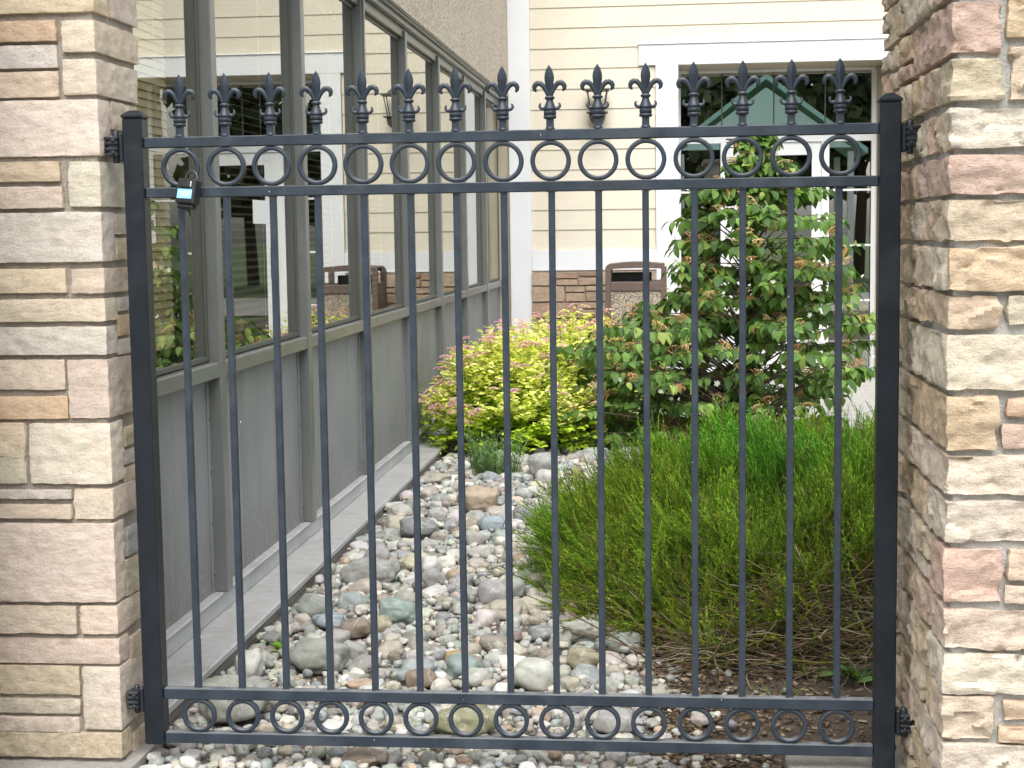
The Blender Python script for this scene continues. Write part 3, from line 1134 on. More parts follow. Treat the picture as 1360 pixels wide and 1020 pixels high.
sof = box('head_soffit', M['frame_inner'], GB, -1.70, -1.5455, YB0, YB1, 2.5, 2.505, .001)
dr = MB().tube([(-1.487, YB0, 2.604), (-1.487, YB1, 2.604)], .009, 10)
dr.build('drip_moulding', M['bronze'], GB)
box('stucco_wall', M['stucco'], GB, -1.72, -1.47, YB0, YB1, 2.6, 4.9, .004)
# base rail and ledge boards
ends = [YB0, 6.45, 8.62, 10.32]
box('base_rail', M['ledge'], GB, -1.66, -1.556, YB0, YB1, .06, .125, .004)
box('base_rail_cap', M['ledge'], GB, -1.66, -1.545, YB0, YB1, .1255, .136, .003)
for a, b in zip(ends, ends[1:]):
    box('ledge_board', M['ledge'], GB, -1.575, -1.395 + random.uniform(-.002, .002), a + .001, b - .001, .036, .061, .004)
obj('foundation', stone_mesh('foundation', -1.66, -1.408, YB0, 10.30, -.08, .035, .06, .006, 0, M['concrete']), GB)
box('foundation_return', M['concrete'], GB, -1.66, -1.57, 10.301, YB1, -.08, .0595, .003)
# screw heads and a sealant line on the lower panels
fx = MB()
for k in range(len(edges) - 1):
    y0, y1 = edges[k] + (CW if k else 0), edges[k + 1]
    for yy in (y0 + .012, y1 - .012):
        for zz in (.20, .38, .56, .74, .86):
            v = MB().lathe([(.0045, 0), (.0045, .002), (.002, .0032)], 7)
            fx.add([(-1.574 + q[2], yy + q[0], zz + q[1]) for q in v.v], v.f)
fx.build('screw_heads', M['frame_inner'], GB, kind='stuff')
# room behind the glass
box('interior_back', M['interior'], GB, -5.05, -5.0, 3.4, 14.6, -.1, 3.0)
box('interior_floor', M['interior'], GB, -5.0, -1.72, 3.4, 14.6, -.1, .12)
box('interior_ceiling', M['interior'], GB, -5.0, -1.721, 3.4, 14.6, 2.60, 2.9)
for y in (3.35, 14.61):
    box('interior_end', M['interior'], GB, -5.0, -1.64 if y < 5 else -1.73, y, y + .04, -.1, 2.95)
box('interior_sill_wall', M['interior'], GB, -1.74, -1.6605, YB0, YB1, -.05, ZS - .03)
box('roof_slab', M['bronze'], GB, -6, -1.40, 3.3, 14.7, 4.9, 5.0)
# blinds
for k in range(0, 4):
    y0, y1 = edges[k] + (CW if k else 0) + .05, edges[k + 1] - .06
    wb = thing('window_blind', ('pale slatted blind behind the window glass next to the left pillar',
                                'dark slatted blind behind the window pane that holds the paper notice',
                                'slatted blind in the window pane reflecting the white door frame',
                                'slatted blind in the window pane fourth back from the left pillar')[k], 'blind', (-1.68, (y0 + y1) / 2, 1))
    sl = MB()
    z = ZS + .06
    rise, xb, stp = ((.024, -1.674, .027), (.010, -1.690, .030))[min(k, 1)]
    while z < ZH - .06:
        v = [(-1.668, y0, z), (-1.668, y1, z), (xb, y1, z + rise), (xb, y0, z + rise),
             (-1.668, y0, z - .0008), (-1.668, y1, z - .0008), (xb, y1, z + rise - .0008), (xb, y0, z + rise - .0008)]
        sl.add(v, [(0, 1, 2, 3), (7, 6, 5, 4), (0, 4, 5, 1), (3, 2, 6, 7), (0, 3, 7, 4), (1, 5, 6, 2)])
        z += stp
    sl.build('slats', M['blind' if k == 0 else 'blind_dark'], wb, kind='stuff')
    for yy in (y0 + .12, y1 - .12):
        MB().tube([(-1.666, yy, ZS + .04), (-1.666, yy, ZH - .04)], .0012, 4).build('cord', M['white'], wb)
    box('head_rail', M['blind'], wb, -1.70, -1.664, y0, y1, ZH - .05, ZH - .03)
nt_o = MB().box(XG + .0003, XG + .0013, 5.79, 6.10, 1.41, 1.50, .0002).build('paper_notice', M['paper'])
tag(nt_o, 'small white paper notice stuck on the second window pane', 'notice')

# ================================================================= CREAM SIDED BUILDING (far wall)
FB = thing('siding_building', 'cream lap-sided building with white trim facing the gate at the far end', 'building', (.5, 14.6, 0))
YF = 14.30
board_cache = {}


def board(x0, x1, z, h=.182):
    key = (round(x0, 3), round(x1, 3))
    if key not in board_cache:
        L = x1 - x0
        v = [(0, -.014, 0), (L, -.014, 0), (L, -.005, h), (0, -.005, h), (0, .006, -.004), (L, .006, -.004), (L, .006, h), (0, .006, h), (0, -.012, -.003), (L, -.012, -.003)]
        f = [(0, 1, 2, 3), (3, 2, 6, 7), (8, 9, 1, 0), (4, 5, 9, 8), (0, 3, 7, 4, 8), (1, 9, 5, 6, 2), (7, 6, 5, 4)]
        board_cache[key] = raw('siding_board', v, f, M['siding'])
    o = bpy.data.objects.new('siding_board', board_cache[key])
    link(o, FB, (x0, YF, z))
    return o


for k in range(18):
    z = 1.2045 + .182 * k
    if z < 2.67:
        board(-1.268, -.134, z)
        if z + .182 > 2.84:
            pass
        board(1.955, 4.5, z)
    elif z + .182 < 3.05:
        board(-1.268, -.285, z)
        board(1.955, 4.5, z)
    else:
        board(-1.268, 4.5, z)
for k in range(7):
    board(1.955, 4.5, 1.2045 - .182 * (k + 1))
box('wall_core', M['soffit'], FB, -1.60, -.1, YF + .007, YF + .16, -.05, 4.75)
box('wall_core', M['soffit'], FB, -.099, 4.5, YF + .007, YF + .16, 2.87, 4.75)
box('wall_core', M['soffit'], FB, 1.99, 4.5, YF + .007, YF + .9, -.05, 2.869)
box('corner_trim', M['white'], FB, -1.4695, -1.2695, YF - .032, YF + .006, .02, 4.75, .003)
box('water_table', M['white'], FB, -1.2685, -.132, YF - .034, YF + .006, 1.035, 1.2, .003)
box('water_table_lip', M['white'], FB, -1.2685, -.132, YF - .042, YF + .006, 1.012, 1.0345, .003)
box('door_header', M['white'], FB, -.283, 2.12, YF - .034, YF + .006, 2.850, 3.034, .003)
box('drip_cap', M['white'], FB, -.290, 2.13, YF - .046, YF + .006, 3.0345, 3.046, .003)
box('door_casing', M['white'], FB, -.131, .074, YF - .032, YF + .52, .02, 2.8495, .003)
# recess: soffit and right return with lap siding
box('recess_soffit', M['soffit'], FB, .075, 1.99, YF - .02, YF + .52, 2.8505, 2.868)
for k in range(16):
    z = .02 + .182 * k
    if z > 2.7:
        break
    h = .182 if z + .182 < 2.85 else 2.85 - z
    v = [(1.948, YF - .03, z), (1.948, YF + .505, z), (1.961, YF + .505, z + h), (1.961, YF - .03, z + h),
         (1.985, YF - .03, z), (1.985, YF + .505, z), (1.985, YF + .505, z + h), (1.985, YF - .03, z + h)]
    obj('siding_board', raw('siding_board', v, [(0, 3, 2, 1), (4, 5, 6, 7), (0, 4, 7, 3), (1, 2, 6, 5), (0, 1, 5, 4), (3, 7, 6, 2)], M['siding']), FB)
# wainscot of brown ashlar
box('wainscot_mortar', M['mortar_brown'], FB, -1.44, -.1325, YF - .03, YF + .006, .01, 1.011)
z, row = .03, 0
wr = random.Random(4)
wc = [(.36, .25, .18), (.42, .31, .22), (.33, .22, .16), (.46, .35, .26), (.38, .27, .20), (.30, .20, .15)]
while z < .98:
    h = wr.choice([.09, .12, .15, .19])
    if 1.008 - (z + h) < .06:
        h = 1.006 - z
    x = -1.27
    while x < -.15:
        L = wr.uniform(.16, .42)
        if -.136 - (x + L) < .08:
            L = -.136 - x
        parts = [(z, z + h - .012)]
        if h > .11 and wr.random() < .3:
            zz = z + h * wr.uniform(.4, .6)
            parts = [(z, zz - .006), (zz + .006, z + h - .012)]
        for a, b in parts:
            random.seed(int(x * 1000) + int(a * 1000))
            yy = YF - .052 - wr.uniform(0, .012)
            obj('stone', stone_mesh('stone', x, x + L - .012, yy, YF - .028, a, b, .045, .008, .004, M['brick_stone']), FB, wr.choice(wc))
        x += L
    z += h
# glazed entrance
YD = 14.83
DR = thing('entrance_door', 'white framed glass entrance with sidelights and transom behind the tall shrub', 'door', (1.0, YD, 0))


def fb(name, x0, x1, z0, z1, d0=-.02, d1=.05, parent=None):
    return box(name, M['white'], parent or DR, x0, x1, YD + d0, YD + d1, z0, z1, .003)


fb('frame', .075, 1.8945, 2.822, 2.849)
fb('frame', .075, .0985, .02, 2.8215)
fb('frame', 1.858, 1.9, .02, 2.8215)
box('return_trim', M['soffit'], FB, 1.9005, 1.99, YD - .03, YD + .08, .02, 2.8495)
fb('transom_bar', .099, 1.8575, 2.17, 2.332)
fb('post', .469, .545, .02, 2.1695)
fb('post', 1.402, 1.473, .02, 2.1695)
fb('threshold', .099, 1.8575, .02, .06, -.03, .06)
door = fb('door_leaf', .546, .76, .062, 2.1685, .0, .045)
fb('stile', 1.314, 1.4012, .062, 2.1685, .0, .045, door)
fb('top_rail', .7605, 1.3135, 2.05, 2.1685, .0, .045, door)
fb('bottom_rail', .7605, 1.3135, .062, .32, .0, .045, door)
hd = MB().tube([(.70, YD - .01, .95), (.70, YD - .05, .96), (.70, YD - .05, 1.25), (.70, YD - .01, 1.26)], .009, 8)
hd.build('handle', M['lantern'], door)
for (x0, x1, z0, z1) in ((.0988, .4687, .0605, 2.1695), (1.4732, 1.8578, .0605, 2.1695), (.7608, 1.3132, .3205, 2.0495)):
    box('pane', M['door_glass'], DR, x0, x1, YD + .012, YD + .028, z0, z1, 0)
for (x0, x1) in ((.0988, .474), (.488, .955), (.969, 1.427), (1.441, 1.8578)):
    box('pane', M['door_glass'], DR, x0, x1, YD + .012, YD + .028, 2.3325, 2.8215, 0)
for x in (.481, .962, 1.434):
    box('mullion', M['frame_inner'], DR, x - .006, x + .006, YD + .002, YD + .04, 2.3325, 2.8215, .001)
for z in (1.72, 1.205, .69):
    for (x0, x1) in ((.099, .4685), (1.4735, 1.8575)):
        box('muntin', M['white'], DR, x0, x1, YD + .001, YD + .011, z - .010, z + .010, .001)
edge = MB()
for (x0, x1) in ((.099, .106), (.461, .4685), (1.4735, 1.481), (1.850, 1.8575)):
    edge.box(x0, x1, YD + .004, YD + .0115, .0605, 2.169, .001)
edge.build('gasket', M['black_plastic'], DR)
box('hall_back', M['interior'], FB, -1.4, 4.4, 19, 19.05, -.1, 3.2)
box('hall_floor', M['interior'], FB, -1.4, 4.4, 14.91, 19, -.1, .01)
box('hall_ceiling', M['interior'], FB, -1.4, 4.4, 14.91, 19, 2.9, 3.0)
box('hall_side', M['interior'], FB, -1.45, -1.4, 14.5, 19, -.1, 3)
box('hall_side', M['interior'], FB, 4.4, 4.45, 15.3, 19, -.1, 3)
box('hall_front', M['interior'], FB, -1.4, .07, 14.47, 14.52, -.1, 2.86)
box('eave_soffit', M['white'], FB, -1.6, 4.6, YF - .5, YF + .2, 4.76, 4.80)
rf = MB()
rf.add([(-1.7, YF - .6, 4.80), (4.7, YF - .6, 4.80), (4.7, 19.5, 7.2), (-1.7, 19.5, 7.2), (-1.7, YF - .6, 4.95), (4.7, YF - .6, 4.95), (4.7, 19.5, 7.35), (-1.7, 19.5, 7.35)],
       [(0, 3, 2, 1), (4, 5, 6, 7), (0, 1, 5, 4), (1, 2, 6, 5), (2, 3, 7, 6), (3, 0, 4, 7)])
rf.build('roof', M['teal'], FB)

# ---- wall lantern
WLm = thing('wall_lantern', 'bronze lantern fixed to the cream siding, seen behind the tenth spike', 'lamp', (-.65, YF - .02, 2.45))
lx, ly = -.652, YF - .16
l = MB().box(lx - .05, lx + .05, YF - .034, YF - .0205, 2.34, 2.52, .004)
l.tube([(lx, YF - .03, 2.40), (lx, YF - .07, 2.37), (lx, ly, 2.372)], .010, 8)
l.build('back_plate', M['lantern'], WLm)
a_ = MB().box(lx - .112, lx + .112, ly - .10, ly + .10, 2.620, 2.632, .004)
a_.lathe([(.10, 2.632), (.06, 2.665), (.02, 2.69), (.004, 2.71)], 4, c=(lx, ly, 0), rot=math.pi / 4, smooth=False)
a_.build('top_plate', M['lantern'], WLm)
bt = MB().box(lx - .095, lx + .095, ly - .085, ly + .085, 2.424, 2.434, .003)
bt.lathe([(.008, 2.330), (.045, 2.338), (.068, 2.362), (.076, 2.395), (.076, 2.424)], 16, c=(lx, ly, 0))
bt.build('bottom_bowl', M['lantern'], WLm)
cg = MB()
for sx in (-1, 1):
    for sy in (-1, 1):
        cg.tube([(lx + sx * .055, ly + sy * .05, 2.434), (lx + sx * .088, ly + sy * .078, 2.62)], .005, 5)
cg.build('cage', M['lantern'], WLm)
gm = MB().lathe([(.062, 2.436), (.105, 2.619)], 4, c=(lx, ly, 0), rot=math.pi / 4, smooth=False)
M['frost'] = paint('frosted_lamp_glass', (.72, .72, .66), .3, .03, 4)
MB().lathe([(.012, 2.434), (.02, 2.47), (.026, 2.53), (.016, 2.57), (.004, 2.59)], 10, c=(lx, ly, 0)).build('bulb', M['frost'], WLm)

# ---- litter bin
BN = thing('litter_bin', 'brown framed litter bin with pebble panel by the brown stone wall', 'bin', (-.30, 13.8, .02))
bx0, bx1, by0, by1 = -.568, -.036, 13.56, 14.02


def arch(y0, y1):
    """portal frame with rounded upper corners and a slightly bowed head"""
    o_, n_ = [], 7
    w, t, zt = (bx1 - bx0) / 2, .048, 1.094
    cx = (bx0 + bx1) / 2
    out, inn = [], []
    for sg in (-1, 1):
        rng_ = range(n_ + 1) if sg < 0 else range(n_, -1, -1)
        for i in rng_:
            a = math.pi / 2 * i / n_
            R, r = .045, .010
            out.append((cx + sg * (w - R + R * math.cos(a)), zt - .012 - R + R * math.sin(a)))
            inn.append((cx + sg * (w - t - r + r * math.cos(a)), zt - t - .008 - r + r * math.sin(a)))
        if sg < 0:
            for q in range(1, 6):
                x = cx - (w - .045) + (2 * w - .09) * q / 6
                out.append((x, zt - .012 + .012 * math.sin(math.pi * q / 6)))
                inn.append((cx - (w - t - .01) + (2 * w - 2 * t - .02) * q / 6, zt - t - .008 + .006 * math.sin(math.pi * q / 6)))
    out = [(out[0][0], .05)] + out + [(out[-1][0], .05)]
    inn = [(inn[0][0], .05)] + inn + [(inn[-1][0], .05)]
    n = len(out)
    v = [(x, y0, z) for x, z in out] + [(x, y0, z) for x, z in inn] + [(x, y1, z) for x, z in out] + [(x, y1, z) for x, z in inn]
    f = []
    for i in range(n - 1):
        f += [(i, n + i, n + i + 1, i + 1), (2 * n + i, 2 * n + i + 1, 3 * n + i + 1, 3 * n + i), (i, i + 1, 2 * n + i + 1, 2 * n + i), (n + i, 3 * n + i, 3 * n + i + 1, n + i + 1)]
    return v, f


am = MB()
am.add(*arch(by0, by0 + .05))
am.add(*arch(by1 - .05, by1))
am.build('frame', M['brown_plastic'], BN)
hood = MB()
for sx in (bx0 + .004, bx1 - .03):
    hood.box(sx, sx + .026, by0 + .0505, by1 - .0505, .06, .935, .004)
hood.build('side_panel', M['brown_plastic'], BN)
box('top', M['brown_plastic'], BN, bx0 + .04, bx1 - .04, by0 + .02, by1 - .02, 1.052, 1.083, .008)
box('band', M['brown_plastic'], BN, bx0 + .047, bx1 - .047, by0 - .006, by0 + .03, .845, .925, .005)
box('pebble_panel', M['aggregate'], BN, bx0 + .0475, bx1 - .0475, by0 + .008, by0 + .03, .06, .8445, .004)
box('pebble_panel', M['aggregate'], BN, bx0 + .0475, bx1 - .0475, by1 - .03, by1 - .008, .06, .90, .004)
box('base', M['black_plastic'], BN, bx0 + .02, bx1 - .02, by0 + .02, by1 - .02, .02, .0595, .004)
box('dark_back_panel', M['black_plastic'], BN, bx0 + .055, bx0 + .40, by0 + .20, by0 + .215, .93, 1.005, .003)  # dark panel added to darken the view through the bin opening
box('liner_rim', M['black_plastic'], BN, bx0 + .05, bx1 - .05, by0 + .05, by1 - .05, .90, .93, .004)

# ---- small black planter at the end of the ledge
pb = MB()
pb.box(-1.36, -1.20, 9.33, 9.50, .0, .078, .006)
pb.box(-1.37, -1.19, 9.32, 9.51, .0785, .092, .004)
tag(pb.build('plant_pot', M['black_plastic']), 'low black plastic pot at the end of the ledge under the yellow shrub', 'pot')

# ================================================================= WHAT THE DOORS REFLECT (behind the camera)
PV = thing('pavilion', 'teal gabled pavilion mirrored in the entrance transom glass', 'pavilion', (2.1, -6.5, 0))
pv = MB()
ax_, hz, ez, hw = 2.15, 4.85, 3.15, 2.25
for y0, y1, t in ((-9.5, -6.0, .10),):
    v = []
    for y in (y0, y1):
        v += [(ax_ - hw, y, ez), (ax_, y, hz), (ax_ + hw, y, ez), (ax_ + hw, y, ez - t * 1.2), (ax_, y, hz - t * 1.2), (ax_ - hw, y, ez - t * 1.2)]
    pv.add(v, [(0, 1, 4, 5), (1, 2, 3, 4), (6, 11, 10, 7), (7, 10, 9, 8), (0, 6, 7, 1), (1, 7, 8, 2), (5, 4, 10, 11), (4, 3, 9, 10), (0, 5, 11, 6), (2, 8, 9, 3)])
pv.build('roof', M['teal'], PV)
M['teal_light'] = paint('teal_gable_board', (.62, .9, .86), .5, .05, 2)
gb = MB()
gb.add([(ax_ - hw + .35, -6.1, ez + .03), (ax_, -6.1, hz - .3), (ax_ + hw - .35, -6.1, ez + .03), (ax_ - hw + .35, -6.2, ez + .03), (ax_, -6.2, hz - .3), (ax_ + hw - .35, -6.2, ez + .03)],
       [(0, 2, 1), (3, 4, 5), (0, 3, 5, 2), (0, 1, 4, 3), (1, 2, 5, 4)])
gb.build('gable', M['teal_light'], PV)
for x in (ax_ - 1.9, ax_ + 1.9):
    for y in (-6.3, -9.2):
        box('post', M['white'], PV, x - .07, x + .07, y - .07, y + .07, 0, 3.1, .01)


def quad_leaves(name, centers, rad, n, size, cols, mat, parent, seed):
    r = np.random.default_rng(seed)
    c = np.asarray(centers)[r.integers(0, len(centers), n)]
    d = r.normal(size=(n, 3))
    d /= np.linalg.norm(d, axis=1, keepdims=True)
    P_ = c[:, :3] + d * (np.asarray(rad) * r.uniform(.55, 1.0, n) ** .6)[:, None] * np.array([1, 1, .8])
    Mx_ = frames(r.normal(size=(n, 3)), r.uniform(0, 6.28, n)) * r.uniform(.6, 1.3, n)[:, None, None] * size
    TV = [(-.5, 0, 0), (0, -.5, .08), (.5, 0, 0), (0, .6, .08)]
    cc = np.asarray(cols)[r.integers(0, len(cols), n)] * r.uniform(.7, 1.25, n)[:, None]
    return obj(name, scatter(name, TV, [(0, 1, 2, 3)], Mx_, P_, cc, mat), parent)


bt_r = random.Random(3)
tl = ['broad dark green tree standing behind the pavilion, seen only as a reflection', 'tall green tree at the left end of the reflected tree row',
      'rounded green tree second in the reflected tree row', 'dark tree in the middle of the reflected tree row', 'leafy tree right of the pavilion in the reflection', 'tall dark tree at the right end of the reflected tree row']
M['bark'] = paint('bark', (.10, .08, .06), .9, .3, 20, bs=.8)
for k, (x, y, h) in enumerate(((2.2, -14, 8.5), (-6.0, -13, 8), (-3.0, -15, 7.5), (-.6, -13.5, 8), (5.2, -14.5, 8), (8.5, -13, 8.5))):
    t = thing('tree', tl[k], 'tree', (x, y, 0), 'trees reflected in the glass')
    tr = MB().tube([(x, y, 0), (x + .1, y, h * .3), (x - .05, y + .1, h * .65)], [.18, .14, .06], 8)
    for q in range(5):
        a = q * 1.3
        tr.tube([(x, y, h * (.25 + .07 * q)), (x + 1.2 * math.cos(a), y + 1.2 * math.sin(a), h * (.4 + .08 * q))], [.07, .02], 5)
    tr.build('trunk', M['bark'], t)
    cs = [(x + bt_r.uniform(-1.6, 1.6), y + bt_r.uniform(-1.2, 1.2), h * bt_r.uniform(.28, .9)) for _ in range(20)]
    quad_leaves('crown', cs, 1.1, 4200, .36, [(.13, .165, .09), (.15, .18, .10), (.12, .145, .085), (.17, .2, .11)], M['leaf'], t, 40 + k)

# ================================================================= RIVER STONES
PAL = np.array([(.33, .34, .33), (.42, .42, .40), (.52, .51, .48), (.29, .33, .35), (.33, .37, .33), (.40, .35, .28), (.50, .45, .36), (.44, .35, .30),
                (.27, .22, .18), (.62, .60, .56), (.46, .31, .2), (.24, .25, .25), (.37, .345, .30), (.56, .52, .44)])
PALW = np.array([14, 15, 12, 8, 9, 8, 9, 2, 4, 8, 2, 4, 10, 7], float)
PALW /= PALW.sum()


def ico(sub):
    t = (1 + 5 ** .5) / 2
    v = [Vector(p).normalized() for p in [(-1, t, 0), (1, t, 0), (-1, -t, 0), (1, -t, 0), (0, -1, t), (0, 1, t), (0, -1, -t), (0, 1, -t), (t, 0, -1), (t, 0, 1), (-t, 0, -1), (-t, 0, 1)]]
    f = [(0, 11, 5), (0, 5, 1), (0, 1, 7), (0, 7, 10), (0, 10, 11), (1, 5, 9), (5, 11, 4), (11, 10, 2), (10, 7, 6), (7, 1, 8), (3, 9, 4), (3, 4, 2), (3, 2, 6), (3, 6, 8), (3, 8, 9), (4, 9, 5), (2, 4, 11), (6, 2, 10), (8, 6, 7), (9, 8, 1)]
    for _ in range(sub):
        c, nf = {}, []

        def mid(a, b):
            k = (min(a, b), max(a, b))
            if k not in c:
                c[k] = len(v)
                v.append((v[a] + v[b]).normalized())
            return c[k]
        for a, b, d in f:
            ab, bd, da = mid(a, b), mid(b, d), mid(d, a)
            nf += [(a, ab, da), (b, bd, ab), (d, da, bd), (ab, bd, da)]
        f = nf
    return v, f


def pebble_shape(sub, seed, lump=.10, sup=.82):
    v, f = ico(sub)
    o = Vector((seed * 7.3, seed * 1.9, seed * 4.1))
    out = []
    for p in v:
        q = Vector([math.copysign(abs(c) ** sup, c) for c in p])
        q *= 1 + lump * noise.noise(p * 1.3 + o) * 2 + lump * .35 * noise.noise(p * 3.1 + o)
        out.append(q)
    return out, f


# boulders one can single out
BCOL = dict(greygreen=(.34, .355, .32), grey=(.34, .345, .335), teal=(.27, .35, .33), darkgrey=(.25, .26, .26), tan=(.44, .35, .26), pale=(.56, .56, .52),
            speckpale=(.52, .54, .49), olive=(.35, .32, .22), sand=(.42, .39, .32), brown=(.27, .215, .17), white=(.66, .66, .63), moss=(.27, .27, .16),
            pinkish=(.50, .44, .39), blue=(.30, .36, .40), yellow=(.55, .52, .38), peach=(.52, .38, .28), rough=(.36, .37, .33), orange=(.45, .31, .15))
BOULDERS = [
(-1.093, 4.647, 0.09, 0.051, 0, 'greygreen', 'large smooth grey-green river stone lying beside the low weed near the ledge'),
(-1.226, 4.149, 0.097, 0.063, 0, 'greygreen', 'largest grey river stone, half behind the lower left rings of the gate'),
(-1.165, 5.818, 0.109, 0.054, -0.15, 'grey', 'long rounded grey river stone lying tilted near the timber ledge'),
(-0.954, 5.24, 0.064, 0.046, 0.25, 'teal', 'blue-green veined river stone lying below the long tilted grey stone'),
(-1.12, 6.745, 0.088, 0.049, 0.1, 'darkgrey', 'smooth dark grey river stone tapering to the right in the middle of the rock bed'),
(-0.717, 8.447, 0.067, 0.071, 0, 'grey', 'upright round grey boulder at the foot of the yellow shrub'),
(-0.942, 7.423, 0.098, 0.061, 0, 'tan', 'rounded tan brown boulder just in front of the low grey-green herb'),
(-0.658, 7.086, 0.072, 0.05, 0, 'darkgrey', 'dark grey rounded boulder right of the tan boulder'),
(-0.541, 7.115, 0.052, 0.044, 0, 'grey', 'mid grey rounded boulder touching the dark grey one in front of the heather'),
(-0.489, 7.389, 0.054, 0.055, 0, 'pale', 'pale whitish boulder at the left edge of the heather'),
(-0.406, 4.485, 0.059, 0.048, 0, 'speckpale', 'large pale speckled boulder right behind the lower rail near the middle'),
(-0.276, 4.735, 0.052, 0.034, 0.1, 'olive', 'flat olive brown river stone at the foot of the heather'),
(-0.524, 6.173, 0.054, 0.051, 0.2, 'sand', 'sandy grey round stone half hidden by the lowest left heather sprigs'),
(-0.792, 3.833, 0.059, 0.018, 0, 'brown', 'flat brown stone in the gravel under the bottom rail'),
(-0.916, 4.059, 0.047, 0.019, 0, 'white', 'whitest flat stone showing through the fourth lower ring'),
(-0.556, 4.066, 0.086, 0.042, 0, 'moss', 'mossy brown and green boulder showing through the seventh lower ring'),
(-1.269, 5.145, 0.034, 0.032, 0, 'pinkish', 'pinkish round cobble beside the ledge above the large grey-green stone'),
(-1.176, 5.164, 0.058, 0.03, 0, 'blue', 'blue-grey cobble right of the pinkish cobble'),
(-1.069, 5.065, 0.051, 0.033, 0, 'brown', 'brownish rounded cobble left of the veined blue-green stone'),
(-1.0, 5.144, 0.043, 0.031, 0, 'olive', 'khaki grey cobble tucked under the veined blue-green stone'),
(-1.005, 4.734, 0.045, 0.04, 0.5, 'grey', 'grey egg-shaped cobble leaning right of the largest grey-green stone'),
(-0.914, 5.802, 0.042, 0.039, -0.4, 'grey', 'smooth grey wedge-shaped cobble beside the pale yellow stone'),
(-1.032, 6.133, 0.067, 0.032, 0, 'yellow', 'pale yellow lumpy stone right of the long tilted grey stone'),
(-0.636, 4.609, 0.053, 0.036, 0, 'teal', 'grey-green cobble with paler bands in the middle foreground'),
(-0.813, 6.929, 0.06, 0.036, 0, 'blue', 'blue-grey low cobble below the tan boulder'),
(-0.751, 4.496, 0.046, 0.032, 0, 'brown', 'mottled brown-grey stone just behind the lower rail left of centre'),
(-0.359, 4.752, 0.046, 0.016, 0, 'sand', 'sand coloured flat cobble behind the large pale speckled boulder'),
(-0.289, 4.486, 0.024, 0.024, 0, 'sand', 'small cream cobble right of the large pale speckled boulder'),
(-0.177, 4.607, 0.033, 0.026, 0, 'sand', 'smooth beige cobble at the edge of the mulch'),
(-0.926, 4.476, 0.041, 0.012, 0, 'peach', 'peach coloured flat cobble just above the lower rail'),
(-0.3, 5.054, 0.067, 0.034, 0, 'rough', 'rough speckled granite lump under the heather skirt'),
(-0.432, 5.054, 0.044, 0.029, 0, 'darkgrey', 'dark brown-grey cobble left of the rough granite lump'),
(-0.687, 4.779, 0.032, 0.022, 0, 'orange', 'small orange-yellow cobble in the middle foreground'),
(-1.356, 7.459, 0.072, 0.023, 0, 'pale', 'whitish oval cobble near the far end of the ledge'),
(-1.284, 8.295, 0.088, 0.03, 0, 'sand', 'low lumpy sandstone at the far corner of the ledge'),
(-0.236, 9.385, 0.082, 0.026, 0, 'pale', 'pale bluish rock at the far edge behind the heather'),
(-0.59, 5.348, 0.077, 0.032, 0, 'sand', 'broad beige cobble in the middle of the rock bed'),
(-0.274, 4.146, 0.03, 0.024, 0, 'grey', 'grey cobble beside the ninth lower ring'),
(-0.154, 4.103, 0.054, 0.034, 0, 'grey', 'rounded grey rock behind the tenth lower ring'),

]
placed = []
for k, (x, y, rx, rz, rot, c, lab) in enumerate(BOULDERS):
    sub = 4 if rx > .06 else 3
    v, f = pebble_shape(sub, k + 3, .13 if c not in ('rough',) else .25, .8)
    ry = rx * .74
    Mr = Matrix.Rotation(rot, 3, 'Y') @ Matrix.Rotation(random.uniform(-.12, .12), 3, 'X')
    V = []
    for p in v:
        q = Mr @ Vector((p.x * rx, p.y * ry, p.z * rz))
        V.append(q + q.normalized() * noise.fractal(q * 60 + Vector((k, 0, 0)), .9, 2, 3) * (.0018 if c != 'rough' else .006))
    me = raw('river_stone', V, f, M['rock'], True)
    o = bpy.data.objects.new('river_stone', me)
    link(o, None, (x, y, max(rz * (1.12 if rx > .05 else .98), .02)))
    bc = BCOL[c]
    o.color = (*[v * .82 + sum(bc) / 3 * .06 for v in bc], 1)
    tag(o, lab, 'stone', 'larger stones in the river rock bed')
    placed.append((x, y, (rx + ry) / 2 * .88))

# cobbles and pebbles packed between them
cellg = {}
CS = .12


def ok(x, y, r, tight):
    i, j = int(x // CS), int(y // CS)
    for a in range(i - 1, i + 2):
        for b in range(j - 1, j + 2):
            for (px, py, pr) in cellg.get((a, b), ()):
                if (px - x) ** 2 + (py - y) ** 2 < ((pr + r) * tight) ** 2:
                    return False
    for (px, py, pr) in placed:
        if (px - x) ** 2 + (py - y) ** 2 < ((pr + r) * .9) ** 2:
            return False
    return True


peb = []


def pack(n, r0, r1, y0, y1, tight, layer, rgt=None):
    for _ in range(n):
        y = random.uniform(y0, y1)
        x = random.uniform(-1.40, soil_edge(y) + (random.gauss(0, .06) if rgt is None else rgt))
        r = r0 * (r1 / r0) ** (random.random() ** 1.5)
        if x - r < -1.39 or (y < 4.05 and x < -1.34 and y > 3.6):
            continue
        if ok(x, y, r, tight):
            cellg.setdefault((int(x // CS), int(y // CS)), []).append((x, y, r))
            peb.append((x, y, r, layer))


